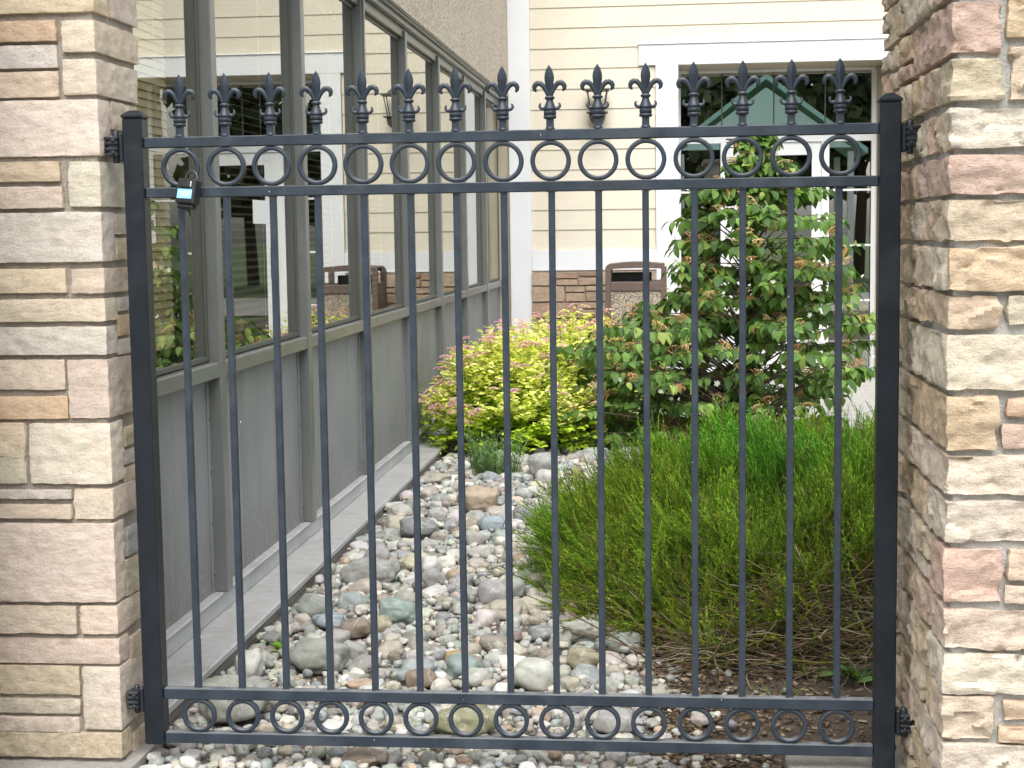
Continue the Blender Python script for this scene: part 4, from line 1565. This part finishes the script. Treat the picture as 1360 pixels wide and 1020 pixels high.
pr_state = random.getstate()
random.seed(21)
pack(420, .036, .058, 4.5, 9.8, 1.0, 0)
pack(1800, .022, .036, 4.2, 9.8, 1.0, 0)
pack(700, .016, .026, 3.17, 4.35, .98, 0)
pack(16000, .012, .022, 3.17, 9.8, .93, 0)
pack(26000, .0065, .013, 3.17, 7.2, .93, 0)
low_n = len(peb)
cellg.clear()
pack(2600, .010, .024, 3.17, 9.0, 1.25, 1)              # a second scatter lying on top
for _ in range(160):                                      # strays on the soil
    y = random.uniform(3.2, 5.0)
    x = soil_edge(y) + abs(random.gauss(0, .22))
    if x < .52:
        peb.append((x, y, random.uniform(.006, .014), 0))
P4 = np.array([(x, y, r, l) for x, y, r, l in peb])
nP = len(P4)
sq = rng.uniform(.55, .95, nP)
hgt = np.where(P4[:, 3] > 0, rng.uniform(.012, .022, nP), 0) + P4[:, 2] * sq * .45 * rng.uniform(.2, 1.3, nP) - .002
rx_ = P4[:, 2] * rng.uniform(1.0, 1.28, nP)
ry_ = P4[:, 2] * rng.uniform(.8, 1.0, nP)
rz_ = P4[:, 2] * sq
az = rng.uniform(0, 6.28, nP)
tl_ = rng.normal(0, .22, nP)
ci = rng.choice(len(PAL), nP, p=PALW)
pc = (PAL[ci] * .62 + PAL[ci].mean(1)[:, None] * np.array([.325, .33, .32])) * 1.0 * rng.uniform(.82, 1.18, nP)[:, None] * (1 + rng.normal(0, .03, (nP, 3)))
imp = P4[:, 2] / P4[:, 1] * np.where((P4[:, 0] / P4[:, 1] < .13) & (P4[:, 1] > 3.9), 1, .55)
order = np.argsort(-imp)
single = set(order[:298].tolist())
shapes3 = [pebble_shape(3, 100 + k, .11, .84) for k in range(14)]
shapes2 = [pebble_shape(2, 200 + k, .12, .84) for k in range(10)]
shape_me = [raw('pebble', v, f, M['rock'], True) for v, f in shapes3]


def basis(i):
    ca, sa, ct, st = math.cos(az[i]), math.sin(az[i]), math.cos(tl_[i]), math.sin(tl_[i])
    Rz = np.array([(ca, -sa, 0), (sa, ca, 0), (0, 0, 1)])
    Ry = np.array([(ct, 0, st), (0, 1, 0), (-st, 0, ct)])
    return Rz @ Ry @ np.diag((rx_[i], ry_[i], rz_[i]))


for i in sorted(single):
    b3 = basis(i)
    m4 = Matrix([[*b3[0], P4[i, 0]], [*b3[1], P4[i, 1]], [*b3[2], hgt[i] + rz_[i] * .35], [0, 0, 0, 1]])
    o = bpy.data.objects.new('pebble', shape_me[i % 14])
    COL.objects.link(o)
    o.parent = bed
    o.matrix_basis = m4
    o.color = (*pc[i], 1)
for lo_hi, shp in (('near', shapes3), ('far', shapes2)):
    rest = [i for i in range(nP) if i not in single and ((P4[i, 2] / P4[i, 1] > .0036) == (lo_hi == 'near'))]
    g = {}
    for q, i in enumerate(rest):
        g.setdefault(q % len(shp), []).append(i)
    Vs, Fs, Cs, off = [], [], [], 0
    for s_, ids in g.items():
        TV, TF = np.array([tuple(p) for p in shp[s_][0]]), np.array(shp[s_][1])
        Ms = np.array([basis(i) for i in ids])
        Ps = np.array([(P4[i, 0], P4[i, 1], hgt[i] + rz_[i] * .35) for i in ids])
        V = (np.einsum('nij,vj->nvi', Ms, TV) + Ps[:, None]).reshape(-1, 3)
        Vs.append(V)
        Fs.append((TF[None] + (np.arange(len(ids)) * len(TV))[:, None, None]).reshape(-1, 3) + off)
        Cs.append(np.repeat(pc[ids], len(TV), axis=0))
        off += len(V)
    if Vs:
        obj('pebbles', npmesh('pebbles', np.concatenate(Vs), np.concatenate(Fs), M['pebble'], np.concatenate(Cs), True), bed, kind='stuff')
print('pebbles', nP)

# ---- bark chips and litter on the soil
n = 5200
yy = rng.uniform(3.2, 5.6, n)
xx = np.array([soil_edge(y) for y in yy]) + rng.exponential(.34, n) - .06
k_ = xx < 1.3
xx, yy = xx[k_], yy[k_]
n = len(xx)
TV = [(-.5, -.16, 0), (.5, -.2, .02), (.45, .18, 0), (-.4, .2, .03), (-.5, -.16, .12), (.5, -.2, .14), (.45, .18, .12), (-.4, .2, .15)]
TF = [(0, 3, 2, 1), (4, 5, 6, 7), (0, 1, 5, 4), (1, 2, 6, 5), (2, 3, 7, 6), (3, 0, 4, 7)]
dd = rng.normal(size=(n, 3)) * [1, 1, .25]
cc = np.array([(.13, .09, .065), (.20, .145, .10), (.10, .07, .05), (.32, .25, .18), (.17, .13, .10)])[rng.integers(0, 5, n)] * rng.uniform(.7, 1.3, n)[:, None]
obj('bark_mulch', scatter('bark_mulch', TV, TF, frames(dd) * rng.uniform(.008, .030, n)[:, None, None], np.stack([xx, yy, rng.uniform(-.008, .004, n)], 1), cc, M['twig']), kind='stuff')

# ================================================================= PLANTS
def leaf_template(L, W, fold=.18, droop=.25, seg=4):
    """a pointed leaf along +Y with a folded midrib and a drooping tip"""
    v, f = [], []
    for i in range(seg + 1):
        t = i / seg
        w = W * math.sin(math.pi * (t ** .8)) ** .8 * .5 if 0 < t < 1 else W * .03
        z = -droop * L * t * t
        v += [(-w, L * t, z + fold * w), (0, L * t, z), (w, L * t, z + fold * w)]
    for i in range(seg):
        a = i * 3
        f += [(a, a + 1, a + 4, a + 3), (a + 1, a + 2, a + 5, a + 4)]
    return v, f


def blob_cluster(n, R, flat, s, seed):
    """many tiny florets on a dome: returns template verts/faces (tetra-like double pyramids)"""
    r = random.Random(seed)
    v, f = [], []
    for _ in range(n):
        a, q = r.uniform(0, 6.28), R * math.sqrt(r.random())
        c = Vector((q * math.cos(a), q * math.sin(a), flat * (1 - (q / R) ** 2) + r.uniform(-.2, .2) * s))
        b = len(v)
        k = s * r.uniform(.6, 1.2)
        for d in ((1, 0, 0), (0, 1, 0), (-1, 0, 0), (0, -1, 0), (0, 0, .8), (0, 0, -.8)):
            v.append(tuple(c + Vector(d) * k))
        f += [(b, b + 1, b + 4), (b + 1, b + 2, b + 4), (b + 2, b + 3, b + 4), (b + 3, b, b + 4), (b + 1, b, b + 5), (b + 2, b + 1, b + 5), (b + 3, b + 2, b + 5), (b, b + 3, b + 5)]
    return v, f


def add_leaf_objects(parent, TVF, Ms, Ps, cols, nmax, cam_score, mat, rest_name):
    """the nmax largest-showing leaves as parts, the rest as one part"""
    order = np.argsort(-cam_score)[:nmax]
    me = raw('leaf', TVF[0], TVF[1], mat, True)
    sel = np.zeros(len(Ps), bool)
    sel[order] = True
    base = WM[parent.name].inverted()
    for i in order:
        o = bpy.data.objects.new('leaf', me)
        COL.objects.link(o)
        o.parent = parent
        b = Ms[i]
        o.matrix_basis = Matrix([[*b[0], Ps[i][0]], [*b[1], Ps[i][1]], [*b[2], Ps[i][2]], [0, 0, 0, 1]])
        o.matrix_parent_inverse = base
        o.color = (*cols[i], 1)
    obj(rest_name, scatter(rest_name, TVF[0], TVF[1], Ms[~sel], Ps[~sel], cols[~sel], M['leaf'], True), parent, kind='stuff')


# ---- heather / low conifer-like shrub in front
HB = thing('heather_bush', 'broad low heather bush of feathery bright green sprigs with bare brown stems at its foot', 'shrub', (.75, 6.0, 0))
HC, HA, HBr, HH = (.80, 5.98), 1.36, 1.36, .47


def dome_pts(n, r):
    """points on the bush surface with outward normals"""
    P_, Nn = [], []
    while len(P_) < n:
        a = r.uniform(0, 2 * math.pi, 1)[0]
        q = math.sqrt(r.uniform(0, 1, 1)[0])
        lump = .10 * noise.noise(Vector((math.cos(a) * 1.7, math.sin(a) * 1.7, 4)))
        q2 = q * (1 + lump)
        x, y = HC[0] + HA * q2 * math.cos(a), HC[1] + HBr * q2 * math.sin(a)
        z = HH * max(0, 1 - q ** 3.1) ** .72 * (1 + .22 * noise.noise(Vector((x * 2.1, y * 2.1, 1))) + .20 * noise.noise(Vector((x * 6, y * 6, 1))))
        nrm = Vector((math.cos(a) * q ** 2.2, math.sin(a) * q ** 2.2, max(.12, 1 - q ** 3)))
        nrm.normalize()
        P_.append((x, y, max(.01, z)))
        Nn.append(tuple(nrm))
    return np.array(P_), np.array(Nn)


def sprig_template(L, n, nl, w, seed):
    """feathery sprig: thin curved stem with short needles all round, lighter at the tip"""
    r = random.Random(seed)
    v, f, c = [], [], []
    bend = r.uniform(-.2, .2)
    for i in range(4):
        t = i / 3
        x = bend * L * t * t
        v += [(x - .0011, L * t, 0), (x + .0011, L * t, 0)]
        c += [(.55, .42, .35) if i < 2 else (.8, .9, .6)] * 2
        if i:
            f.append((2 * i - 2, 2 * i - 1, 2 * i + 1, 2 * i))
    for k in range(n):
        t = (k + .6) / n
        t = .12 + .88 * t
        a = r.uniform(0, 6.28)
        x0 = bend * L * t * t
        d = Vector((math.cos(a) * .75, .8, math.sin(a) * .75)).normalized() * nl * r.uniform(.7, 1.2) * (1.15 - .5 * t)
        s = Vector((-math.sin(a), 0, math.cos(a))) * w / 2
        p = Vector((x0, L * t, 0))
        b = len(v)
        v += [tuple(p - s), tuple(p + s), tuple(p + d + s * .4), tuple(p + d - s * .4)]
        g = .72 + .5 * t
        c += [(g, g, g)] * 2 + [(g * 1.12, g * 1.1, g)] * 2
        f.append((b, b + 1, b + 2, b + 3))
    return v, f, c


hr = np.random.default_rng(5)
for k in range(3):
    n = 12000
    P_, Nn = dome_pts(n, hr)
    fr = (P_[:, 1] < 5.9)                                   # nearer half
    keep = np.ones(n, bool)
    gap = np.array([noise.noise(Vector((p[0] * 7, p[1] * 7, p[2] * 9 + 20))) for p in P_])
    keep[(gap < -.16) & (hr.uniform(size=n) < .5)] = False
    bare = np.array([noise.noise(Vector((p[0] * 3, p[2] * 4, 8))) for p in P_])
    zt = -.06 + .60 * P_[:, 0] + .12 * bare
    lowf = fr & (P_[:, 2] < zt)
    keep[lowf & (hr.uniform(size=n) < .82)] = False
    keep[(P_[:, 0] > 2.0) | (P_[:, 1] > 7.3)] &= hr.uniform(size=int(((P_[:, 0] > 2.0) | (P_[:, 1] > 7.3)).sum())) < .5
    P_, Nn = P_[keep], Nn[keep]
    n = len(P_)
    cl = np.array([noise.noise_vector(Vector((p[0] * 7 + k, p[1] * 7, p[2] * 7))) for p in P_])
    d = Nn * .55 + np.array([0, 0, .58]) + cl * .75 + hr.normal(0, .17, (n, 3))
    d[:, 0] -= .10
    L = hr.uniform(.6, 1.2, n) + np.clip(gap[keep], -.2, .5) * .8
    TV, TF, TC = sprig_template((.15, .12, .18)[k], (26, 22, 30)[k], .015, .0026, k)
    col = np.array([(.145, .25, .022), (.10, .195, .02), (.20, .295, .032), (.075, .14, .02)])[hr.integers(0, 4, n)] * hr.uniform(.75, 1.25, n)[:, None]
    warm = np.array([noise.noise(Vector((p[0] * 1.5, p[1] * 1.5, p[2] * 3))) for p in P_])
    col[:, 0] *= 1 + .5 * warm
    col *= (1 + .45 * gap[keep])[:, None]
    brn = hr.uniform(size=n) < .06
    col[brn] = (.17, .11, .05)
    dn = d / np.linalg.norm(d, axis=1, keepdims=True)
    pos = P_ - dn * .06
    obj('foliage', scatter('foliage', TV, TF, frames(d, hr.uniform(0, 6.28, n)) * L[:, None, None], pos, col, M['needle'], tcol=TC), HB, kind='stuff')
# inner dead twiggery
n = 9000
P_, Nn = dome_pts(n, hr)
s = hr.uniform(.25, .93, n)
pos = np.stack([HC[0] + (P_[:, 0] - HC[0]) * s, HC[1] + (P_[:, 1] - HC[1]) * s, P_[:, 2] * hr.uniform(.15, .95, n)], 1)
d = Nn * .7 + hr.normal(0, .6, (n, 3)) + [0, 0, .2]
TV = [(-.008, 0, 0), (.008, 0, 0), (.05, .55, 0), (.065, .55, 0), (.03, 1, .05), (.025, 1, .05), (0, 0, -.008), (0, 0, .008)]
TF = [(0, 1, 3, 2), (2, 3, 4, 5), (6, 7, 3, 2)]
col = np.array([(.09, .055, .038), (.06, .04, .03), (.13, .095, .06), (.055, .065, .02)])[hr.integers(0, 4, n)]
obj('dead_twigs', scatter('dead_twigs', TV, TF, frames(d, hr.uniform(0, 6.28, n)) * hr.uniform(.1, .24, n)[:, None, None], pos, col, M['twig']), HB, kind='stuff')
# bare brown stems showing low at the front right
tw = MB()
rb_ = random.Random(12)
TCOL = []
for k in range(1500):
    x0 = rb_.uniform(-.05, 1.1)
    y0 = rb_.uniform(4.70, 5.35)
    z0 = rb_.uniform(.0, 1) * max(.03, min(.38, .05 + .45 * x0, .06 + (y0 - 4.70) * 1.1))
    a = rb_.uniform(0, 6.28)
    L = rb_.uniform(.10, .42)
    pts, p = [], Vector((x0, y0, z0))
    dv = Vector((math.cos(a), -abs(math.sin(a)) * .5, rb_.uniform(-.1, .5)))
    for q in range(6):
        pts.append(p.copy())
        dv += Vector((rb_.uniform(-.35, .35), rb_.uniform(-.3, .3), rb_.uniform(-.35, .25)))
        dv.normalize()
        p = p + dv * L / 5
        p.z = max(.004, p.z)
    r = rb_.choice([.0011, .0015, .002, .0032 if rb_.random() < .5 else .002])
    tw.tube(pts, [r, r, r * .9, r * .8, r * .6, r * .4], 4)
    c = rb_.choice([(.20, .15, .105), (.15, .10, .07), (.34, .29, .23), (.12, .08, .055), (.10, .07, .05), (.16, .15, .05)])
    TCOL += [c] * 24
me = npmesh('woody_stems', np.array(tw.v), np.array([q if len(q) == 4 else q for q in tw.f if len(q) == 4]), M['twig'], np.array(TCOL), True)
obj('woody_stems', me, HB, kind='stuff')

# ---- lime-yellow spirea with pink flowers
def spirea(label, cx, cy, rx, ry, h, shoots, seed, lowgreen=.25, nobj=150):
    t = thing('spirea_shrub', label, 'shrub', (cx, cy, 0), 'yellow-leaved flowering shrubs')
    r = np.random.default_rng(seed)
    leafP, leafD, leafC, tips, stems = [], [], [], [], MB()
    for k in range(shoots):
        a = r.uniform(0, 6.283)
        q = r.uniform(0, 1) ** .5
        el = 1 - q ** 2.6
        tip = np.array([cx + rx * q * math.cos(a), cy + ry * q * math.sin(a), h * (max(0.0, el) ** .5) * r.uniform(.86, 1.06) + .04])
        if r.uniform() < .30:
            tip[:2] = [cx + rx * 1.02 * math.cos(a), cy + ry * 1.02 * math.sin(a)]
            tip[2] = h * r.uniform(.05, .6)
        root = np.array([cx + rx * .25 * q * math.cos(a), cy + ry * .25 * q * math.sin(a), 0])
        mid = root * .45 + tip * .55 + np.array([0, 0, .10 * h])
        pts = [root, mid, tip]
        if k % 3 == 0:
            stems.tube([tuple(p) for p in pts], [.003, .002, .001], 4)
        nl = int(r.integers(17, 28))
        for j in range(nl):
            s = .38 + .62 * (j + r.uniform()) / nl
            p = (1 - s) ** 2 * root + 2 * s * (1 - s) * mid + s * s * tip
            b = r.uniform(0, 6.28)
            leafP.append(p + r.normal(0, .008, 3))
            leafD.append([math.cos(b), math.sin(b), r.uniform(-.1, .75)])
            u = r.uniform()
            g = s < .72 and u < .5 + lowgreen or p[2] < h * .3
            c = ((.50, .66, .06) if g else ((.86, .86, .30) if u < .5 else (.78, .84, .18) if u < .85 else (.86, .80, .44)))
            leafC.append(np.array(c) * r.uniform(.8, 1.15))
        if r.uniform() < .20 and tip[2] > .28 * h:
            tips.append((tip + [0, 0, .012], r.uniform(.7, 1.25)))
    stems.build('stems', M['bark'], t, kind='stuff')
    Ps, Ds, Cs = np.array(leafP), np.array(leafD), np.array(leafC)
    sc = r.uniform(.7, 1.3, len(Ps))
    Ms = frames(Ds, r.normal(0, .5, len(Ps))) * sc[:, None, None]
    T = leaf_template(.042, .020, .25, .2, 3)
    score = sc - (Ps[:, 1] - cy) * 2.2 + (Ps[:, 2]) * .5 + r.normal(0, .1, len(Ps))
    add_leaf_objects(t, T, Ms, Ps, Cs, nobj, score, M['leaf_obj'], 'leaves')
    fv, ff = blob_cluster(46, .030, .010, .0042, seed)
    fm = raw('flower_head', fv, ff, M['petal_pink'])
    for p, s in tips:
        o = bpy.data.objects.new('flower_head', fm)
        COL.objects.link(o)
        o.parent = t
        o.matrix_parent_inverse = WM[t.name].inverted()
        o.location = tuple(p)
        o.scale = (s * 1.3, s * 1.3, s * 1.3)
        o.rotation_euler = (r.normal(0, .25), r.normal(0, .25), r.uniform(0, 6))
        pk = [(.80, .47, .56), (.84, .58, .60), (.72, .50, .42), (.74, .40, .54)][int(r.integers(0, 4))]
        o.color = (*pk, 1)
    return t


M['petal_pink'] = leaf_mat('pink_floret', False, .25, .7, .1)
spirea('mounded lime-yellow shrub dotted with pink flower heads, in front of the grey wall end', -.98, 9.62, .58, .52, .72, 760, 61, nobj=220)
spirea('taller lime-yellow shrub behind the front one, below the brown stone wall', -.68, 10.75, .66, .50, .76, 480, 62, .1, nobj=120)

# ---- viburnum with tiers of large leaves
VB = thing('viburnum_bush', 'tall tiered shrub with drooping dark green leaves, tan seed heads and a few white flowers', 'shrub', (.42, 9.75, 0))
vr = np.random.default_rng(17)
VC = (.42, 9.75)
prof = [(.12, -.45, .95), (.30, -.80, 1.22), (.55, -.82, 1.30), (.70, -.66, 1.30), (.80, -.36, 1.28), (.98, -.10, 1.24), (1.12, -.08, 1.12), (1.30, -.04, 1.15), (1.48, .02, 1.12), (1.62, .14, .95), (1.80, .40, .72), (1.93, .50, .62)]


def xr_(z):
    for (a, l0, r0), (b, l1, r1) in zip(prof, prof[1:]):
        if z <= b:
            t = max(0, (z - a) / (b - a))
            return l0 + (l1 - l0) * t, r0 + (r1 - r0) * t
    return prof[-1][1:]


lp, ld, lc, fl, whites = [], [], [], [], []
br = MB()
br.tube([(VC[0], VC[1], 0), (VC[0] + .03, VC[1], .5), (VC[0] + .02, VC[1] + .02, 1.0), (VC[0] + .1, VC[1], 1.75)], [.022, .018, .013, .006], 7)
br.tube([(VC[0] - .03, VC[1], 0), (VC[0] - .2, VC[1] - .05, .35), (VC[0] - .5, VC[1] - .1, .75)], [.018, .012, .005], 6)
br.tube([(VC[0] + .03, VC[1], 0), (VC[0] + .3, VC[1] - .1, .35), (VC[0] + .7, VC[1] - .1, .62)], [.018, .012, .005], 6)
NT = 900
for k in range(NT):
    z = .14 + 1.78 * (vr.uniform() ** 1.5)
    z = round(z / .16) * .16 + vr.normal(0, .028)
    z = min(max(z, .12), 1.93)
    x0, x1 = xr_(z)
    cx, hw = (x0 + x1) / 2, (x1 - x0) / 2 + .05
    dep = min(.85, hw * .9)
    fx = vr.uniform(-1, 1)
    fy = vr.uniform(-1, 1) * math.sqrt(max(.05, 1 - fx * fx * .8))
    if noise.noise(Vector((fx * 2.4, z * 5, fy * 1.5))) < (-.02 if z > 1.1 else -.16):
        continue
    tip = np.array([cx + (hw - .04) * fx, VC[1] + dep * fy, z])
    dr_ = np.array([tip[0] - VC[0], tip[1] - VC[1], 0.0])
    nr = np.linalg.norm(dr_)
    dr_ = dr_ / max(nr, .05)
    root = tip - dr_ * min(.26, nr) + np.array([0, 0, -.01])
    trunk = np.array([VC[0] + (.03 if z < 1 else .06), VC[1], max(.05, z - .12 - .25 * nr)])
    if k % 2 == 0:
        br.tube([tuple(trunk), tuple((trunk + root) / 2 + [0, 0, .02]), tuple(root), tuple(tip)], [.007, .005, .0035, .0015], 5)
    else:
        br.tube([tuple(root - dr_ * .08), tuple(root), tuple(tip)], [.004, .003, .0015], 4)
    side = np.array([-dr_[1], dr_[0], 0])
    npair = int(vr.integers(4, 7))
    for j in range(npair):
        p = root + (tip - root) * (j + .5) / npair
        for sg in (-1, 1):
            lp.append(p + side * sg * .008)
            ld.append(side * sg * vr.uniform(.5, 1) + dr_ * vr.uniform(.1, .6) + np.array([0, 0, vr.uniform(-1.3, .25)]) + vr.normal(0, .25, 3))
            u = vr.uniform()
            c = (.115, .215, .05) if u < .42 else (.165, .285, .07) if u < .74 else (.08, .15, .05) if u < .84 else (.29, .38, .10) if u < .96 else (.30, .18, .07)
            lc.append(np.array(c) * vr.uniform(.8, 1.25))
    lp.append(tip); ld.append(dr_ + [0, 0, -.6]); lc.append(np.array((.055, .12, .03)))
    if vr.uniform() < .42:
        fl.append((tip - dr_ * vr.uniform(0, .12) + [0, 0, .035], vr.uniform(.7, 1.25)))
    if vr.uniform() < .14:
        whites.append((tip + vr.normal(0, .04, 3) + [0, 0, .02], vr.uniform(.6, 1.2)))
br.build('branches', M['bark'], VB, kind='stuff')
Ps, Ds, Cs = np.array(lp), np.array(ld), np.array(lc)
sc = vr.uniform(.65, 1.2, len(Ps))
Ms = frames(Ds, vr.normal(0, .45, len(Ps))) * sc[:, None, None]
T = leaf_template(.074, .050, .30, .35, 5)
score = sc * .8 - (Ps[:, 1] - VC[1]) * 1.0 + vr.normal(0, .12, len(Ps))
add_leaf_objects(VB, T, Ms, Ps, Cs, 298, score, M['leaf_obj'], 'leaves')
hv, hf = blob_cluster(44, .046, .012, .0042, 9)
st = MB()
rs_ = random.Random(2)
for q in range(12):
    a = rs_.uniform(0, 6.28)
    st.tube([(0, 0, -.035), (.02 * math.cos(a), .02 * math.sin(a), -.012), (.042 * math.cos(a), .042 * math.sin(a), .004)], .0009, 3)
st.add(hv, hf)
head_me = raw('seed_head', st.v, st.f, M['petal_obj'] if 'petal_obj' in M else M['petal_pink'])
wv, wf = [], []
for q in range(5):
    a = q * 1.2566
    b = len(wv)
    ca, sa = math.cos(a), math.sin(a)
    for (u, w, z) in ((0, 0, 0), (.010, -.007, .002), (.020, 0, .001), (.010, .007, .002)):
        wv.append((u * ca - w * sa, u * sa + w * ca, z))
    wf.append((b, b + 1, b + 2, b + 3))
white_me = raw('white_flower', wv, wf, M['petal_pink'])
for lst, me, cs, nm in ((fl, head_me, [(.66, .44, .22), (.58, .35, .17), (.68, .50, .28), (.54, .44, .22)], 'seed_head'), (whites, white_me, [(.8, .8, .74)], 'white_flower')):
    for p, s in lst:
        o = bpy.data.objects.new(nm, me)
        COL.objects.link(o)
        o.parent = VB
        o.matrix_parent_inverse = WM[VB.name].inverted()
        o.location = tuple(p)
        o.scale = (s, s, s)
        tilt = .3 if nm == 'seed_head' else 1.1
        o.rotation_euler = (vr.normal(.25, tilt), vr.normal(0, tilt), vr.uniform(0, 6))
        o.color = (*cs[int(vr.integers(0, len(cs)))], 1)


# ---- small plants
def tuft(name, label, cat, x, y, n, L, W, spread, up, cols, seed, T=None, droop=.5):
    r = np.random.default_rng(seed)
    t = thing(name, label, cat, (x, y, 0))
    a = r.uniform(0, 6.28, n)
    q = r.uniform(0, 1, n) ** .5 * spread
    P_ = np.stack([x + q * np.cos(a), y + q * np.sin(a), np.zeros(n)], 1)
    d = np.stack([np.cos(a) * (1 - up) + r.normal(0, .15, n), np.sin(a) * (1 - up) + r.normal(0, .15, n), np.full(n, up)], 1)
    T = T or leaf_template(L, W, .3, droop, 4)
    c = np.array(cols)[r.integers(0, len(cols), n)] * r.uniform(.8, 1.2, n)[:, None]
    me = raw('leaf', T[0], T[1], M['leaf_obj'], True)
    F_ = frames(d, r.normal(0, .4, n)) * r.uniform(.6, 1.15, n)[:, None, None]
    for i in range(n):
        o = bpy.data.objects.new('leaf', me)
        COL.objects.link(o)
        o.parent = t
        o.matrix_parent_inverse = WM[t.name].inverted()
        b = F_[i]
        o.matrix_basis = Matrix([[*b[0], P_[i][0]], [*b[1], P_[i][1]], [*b[2], P_[i][2]], [0, 0, 0, 1]])
        o.color = (*c[i], 1)
    return t


tuft('grass_tuft', 'thin upright grass tuft growing out of the mulch in front of the heather', 'grass', .135, 4.75, 34, .19, .004, .035, .88, [(.10, .17, .03), (.16, .22, .06)], 1, droop=.25)
tuft('broadleaf_weed', 'broadleaf green weed with grey-green leaves beside the right gate post', 'weed', .56, 4.66, 12, .10, .032, .015, .5, [(.09, .18, .07), (.13, .24, .09)], 2, droop=.35)
tuft('broadleaf_weed', 'small pale weed rosette left of the larger weed near the right post', 'weed', .44, 4.72, 10, .055, .02, .02, .35, [(.14, .19, .07), (.17, .2, .09)], 3)
tuft('leafy_weed', 'bright green weed among the stones next to the largest grey-green stone', 'weed', -1.235, 4.86, 22, .06, .026, .03, .6, [(.12, .30, .03), (.20, .36, .06)], 4)
tuft('grass_tuft', 'short low grass sprouting at the mulch edge behind the lower rail', 'grass', .30, 4.45, 24, .07, .004, .05, .6, [(.14, .2, .05)], 6)
# low herb with narrow grey-green leaves
HBp = thing('low_herb', 'low grey-green herb with narrow upright leaves in front of the yellow shrub', 'herb', (-.98, 8.55, 0))
r = np.random.default_rng(8)
lp, ld, lc = [], [], []
stm = MB()
for k in range(70):
    a, q = r.uniform(0, 6.28), r.uniform(0, 1) ** .5
    base = np.array([-.98 + .13 * q * math.cos(a), 8.55 + .10 * q * math.sin(a), 0])
    tip = base + np.array([.05 * q * math.cos(a), .05 * q * math.sin(a), r.uniform(.09, .27)])
    stm.tube([tuple(base), tuple(tip)], .0012, 3)
    for j in range(16):
        s = (j + 1) / 16
        b = r.uniform(0, 6.28)
        lp.append(base + (tip - base) * s)
        ld.append([math.cos(b) * .8, math.sin(b) * .8, .9])
        lc.append(np.array((.17, .31, .11)) * r.uniform(.8, 1.3))
stm.build('stems', M['leaf_stem'] if 'leaf_stem' in M else M['bark'], HBp, kind='stuff')
lp, ld, lc = map(np.array, (lp, ld, lc))
Tn = leaf_template(.040, .009, .3, .1, 3)
add_leaf_objects(HBp, Tn, frames(ld) * r.uniform(.7, 1.2, len(lp))[:, None, None], lp, lc, 120, -lp[:, 1] + r.normal(0, .04, len(lp)), M['leaf_obj'], 'leaves')
# fallen leaves
T = leaf_template(.05, .036, .5, .5, 4)
me = raw('fallen_leaf', T[0], T[1], M['leaf_obj'], True)
for (x, y, z, c, s, lab) in ((.36, 4.86, .03, (.34, .18, .07), 1.2, 'curled orange-brown leaf lying under the heather at right'), (-.985, 5.62, .03, (.30, .13, .05), .8, 'reddish fallen leaf between the long tilted stone and its neighbours'),
                             (.40, 4.80, .02, (.40, .25, .12), .9, 'pale tan curled leaf beside the orange-brown one under the heather'), (-.46, 4.93, .03, (.5, .28, .2), .6, 'small pinkish scrap of leaf right of the middle stones'),
                             (-.40, 4.13, .03, (.5, .3, .08), .7, 'orange leaf seen through the eighth lower ring')):
    o = bpy.data.objects.new('fallen_leaf', me)
    link(o, None, (x, y, z))
    o.rotation_euler = (random.uniform(-.4, .4), random.uniform(-.5, .5), random.uniform(0, 6))
    o.scale = (s, s, s)
    o.color = (*c, 1)
    tag(o, lab, 'leaf')

# dead leaves, petals and twigs caught between the stones
n = 900
yy = rng.uniform(3.25, 9.2, n)
xx = np.array([soil_edge(y) for y in yy]) * 1.0
xx = -1.36 + (xx + 1.40) * rng.uniform(0, 1, n)
dd = rng.normal(size=(n, 3)) * [1, 1, .12]
lt = leaf_template(.024, .010, .5, .5, 2)
cc = np.array([(.22, .13, .06), (.32, .22, .10), (.14, .09, .05), (.40, .34, .2), (.20, .22, .06), (.45, .25, .18)])[rng.integers(0, 6, n)]
obj('leaf_litter', scatter('leaf_litter', lt[0], lt[1], frames(dd, rng.normal(0, .5, n)) * rng.uniform(.4, 1.1, n)[:, None, None], np.stack([xx, yy, rng.uniform(.012, .032, n)], 1), cc, M['leaf']), kind='stuff')
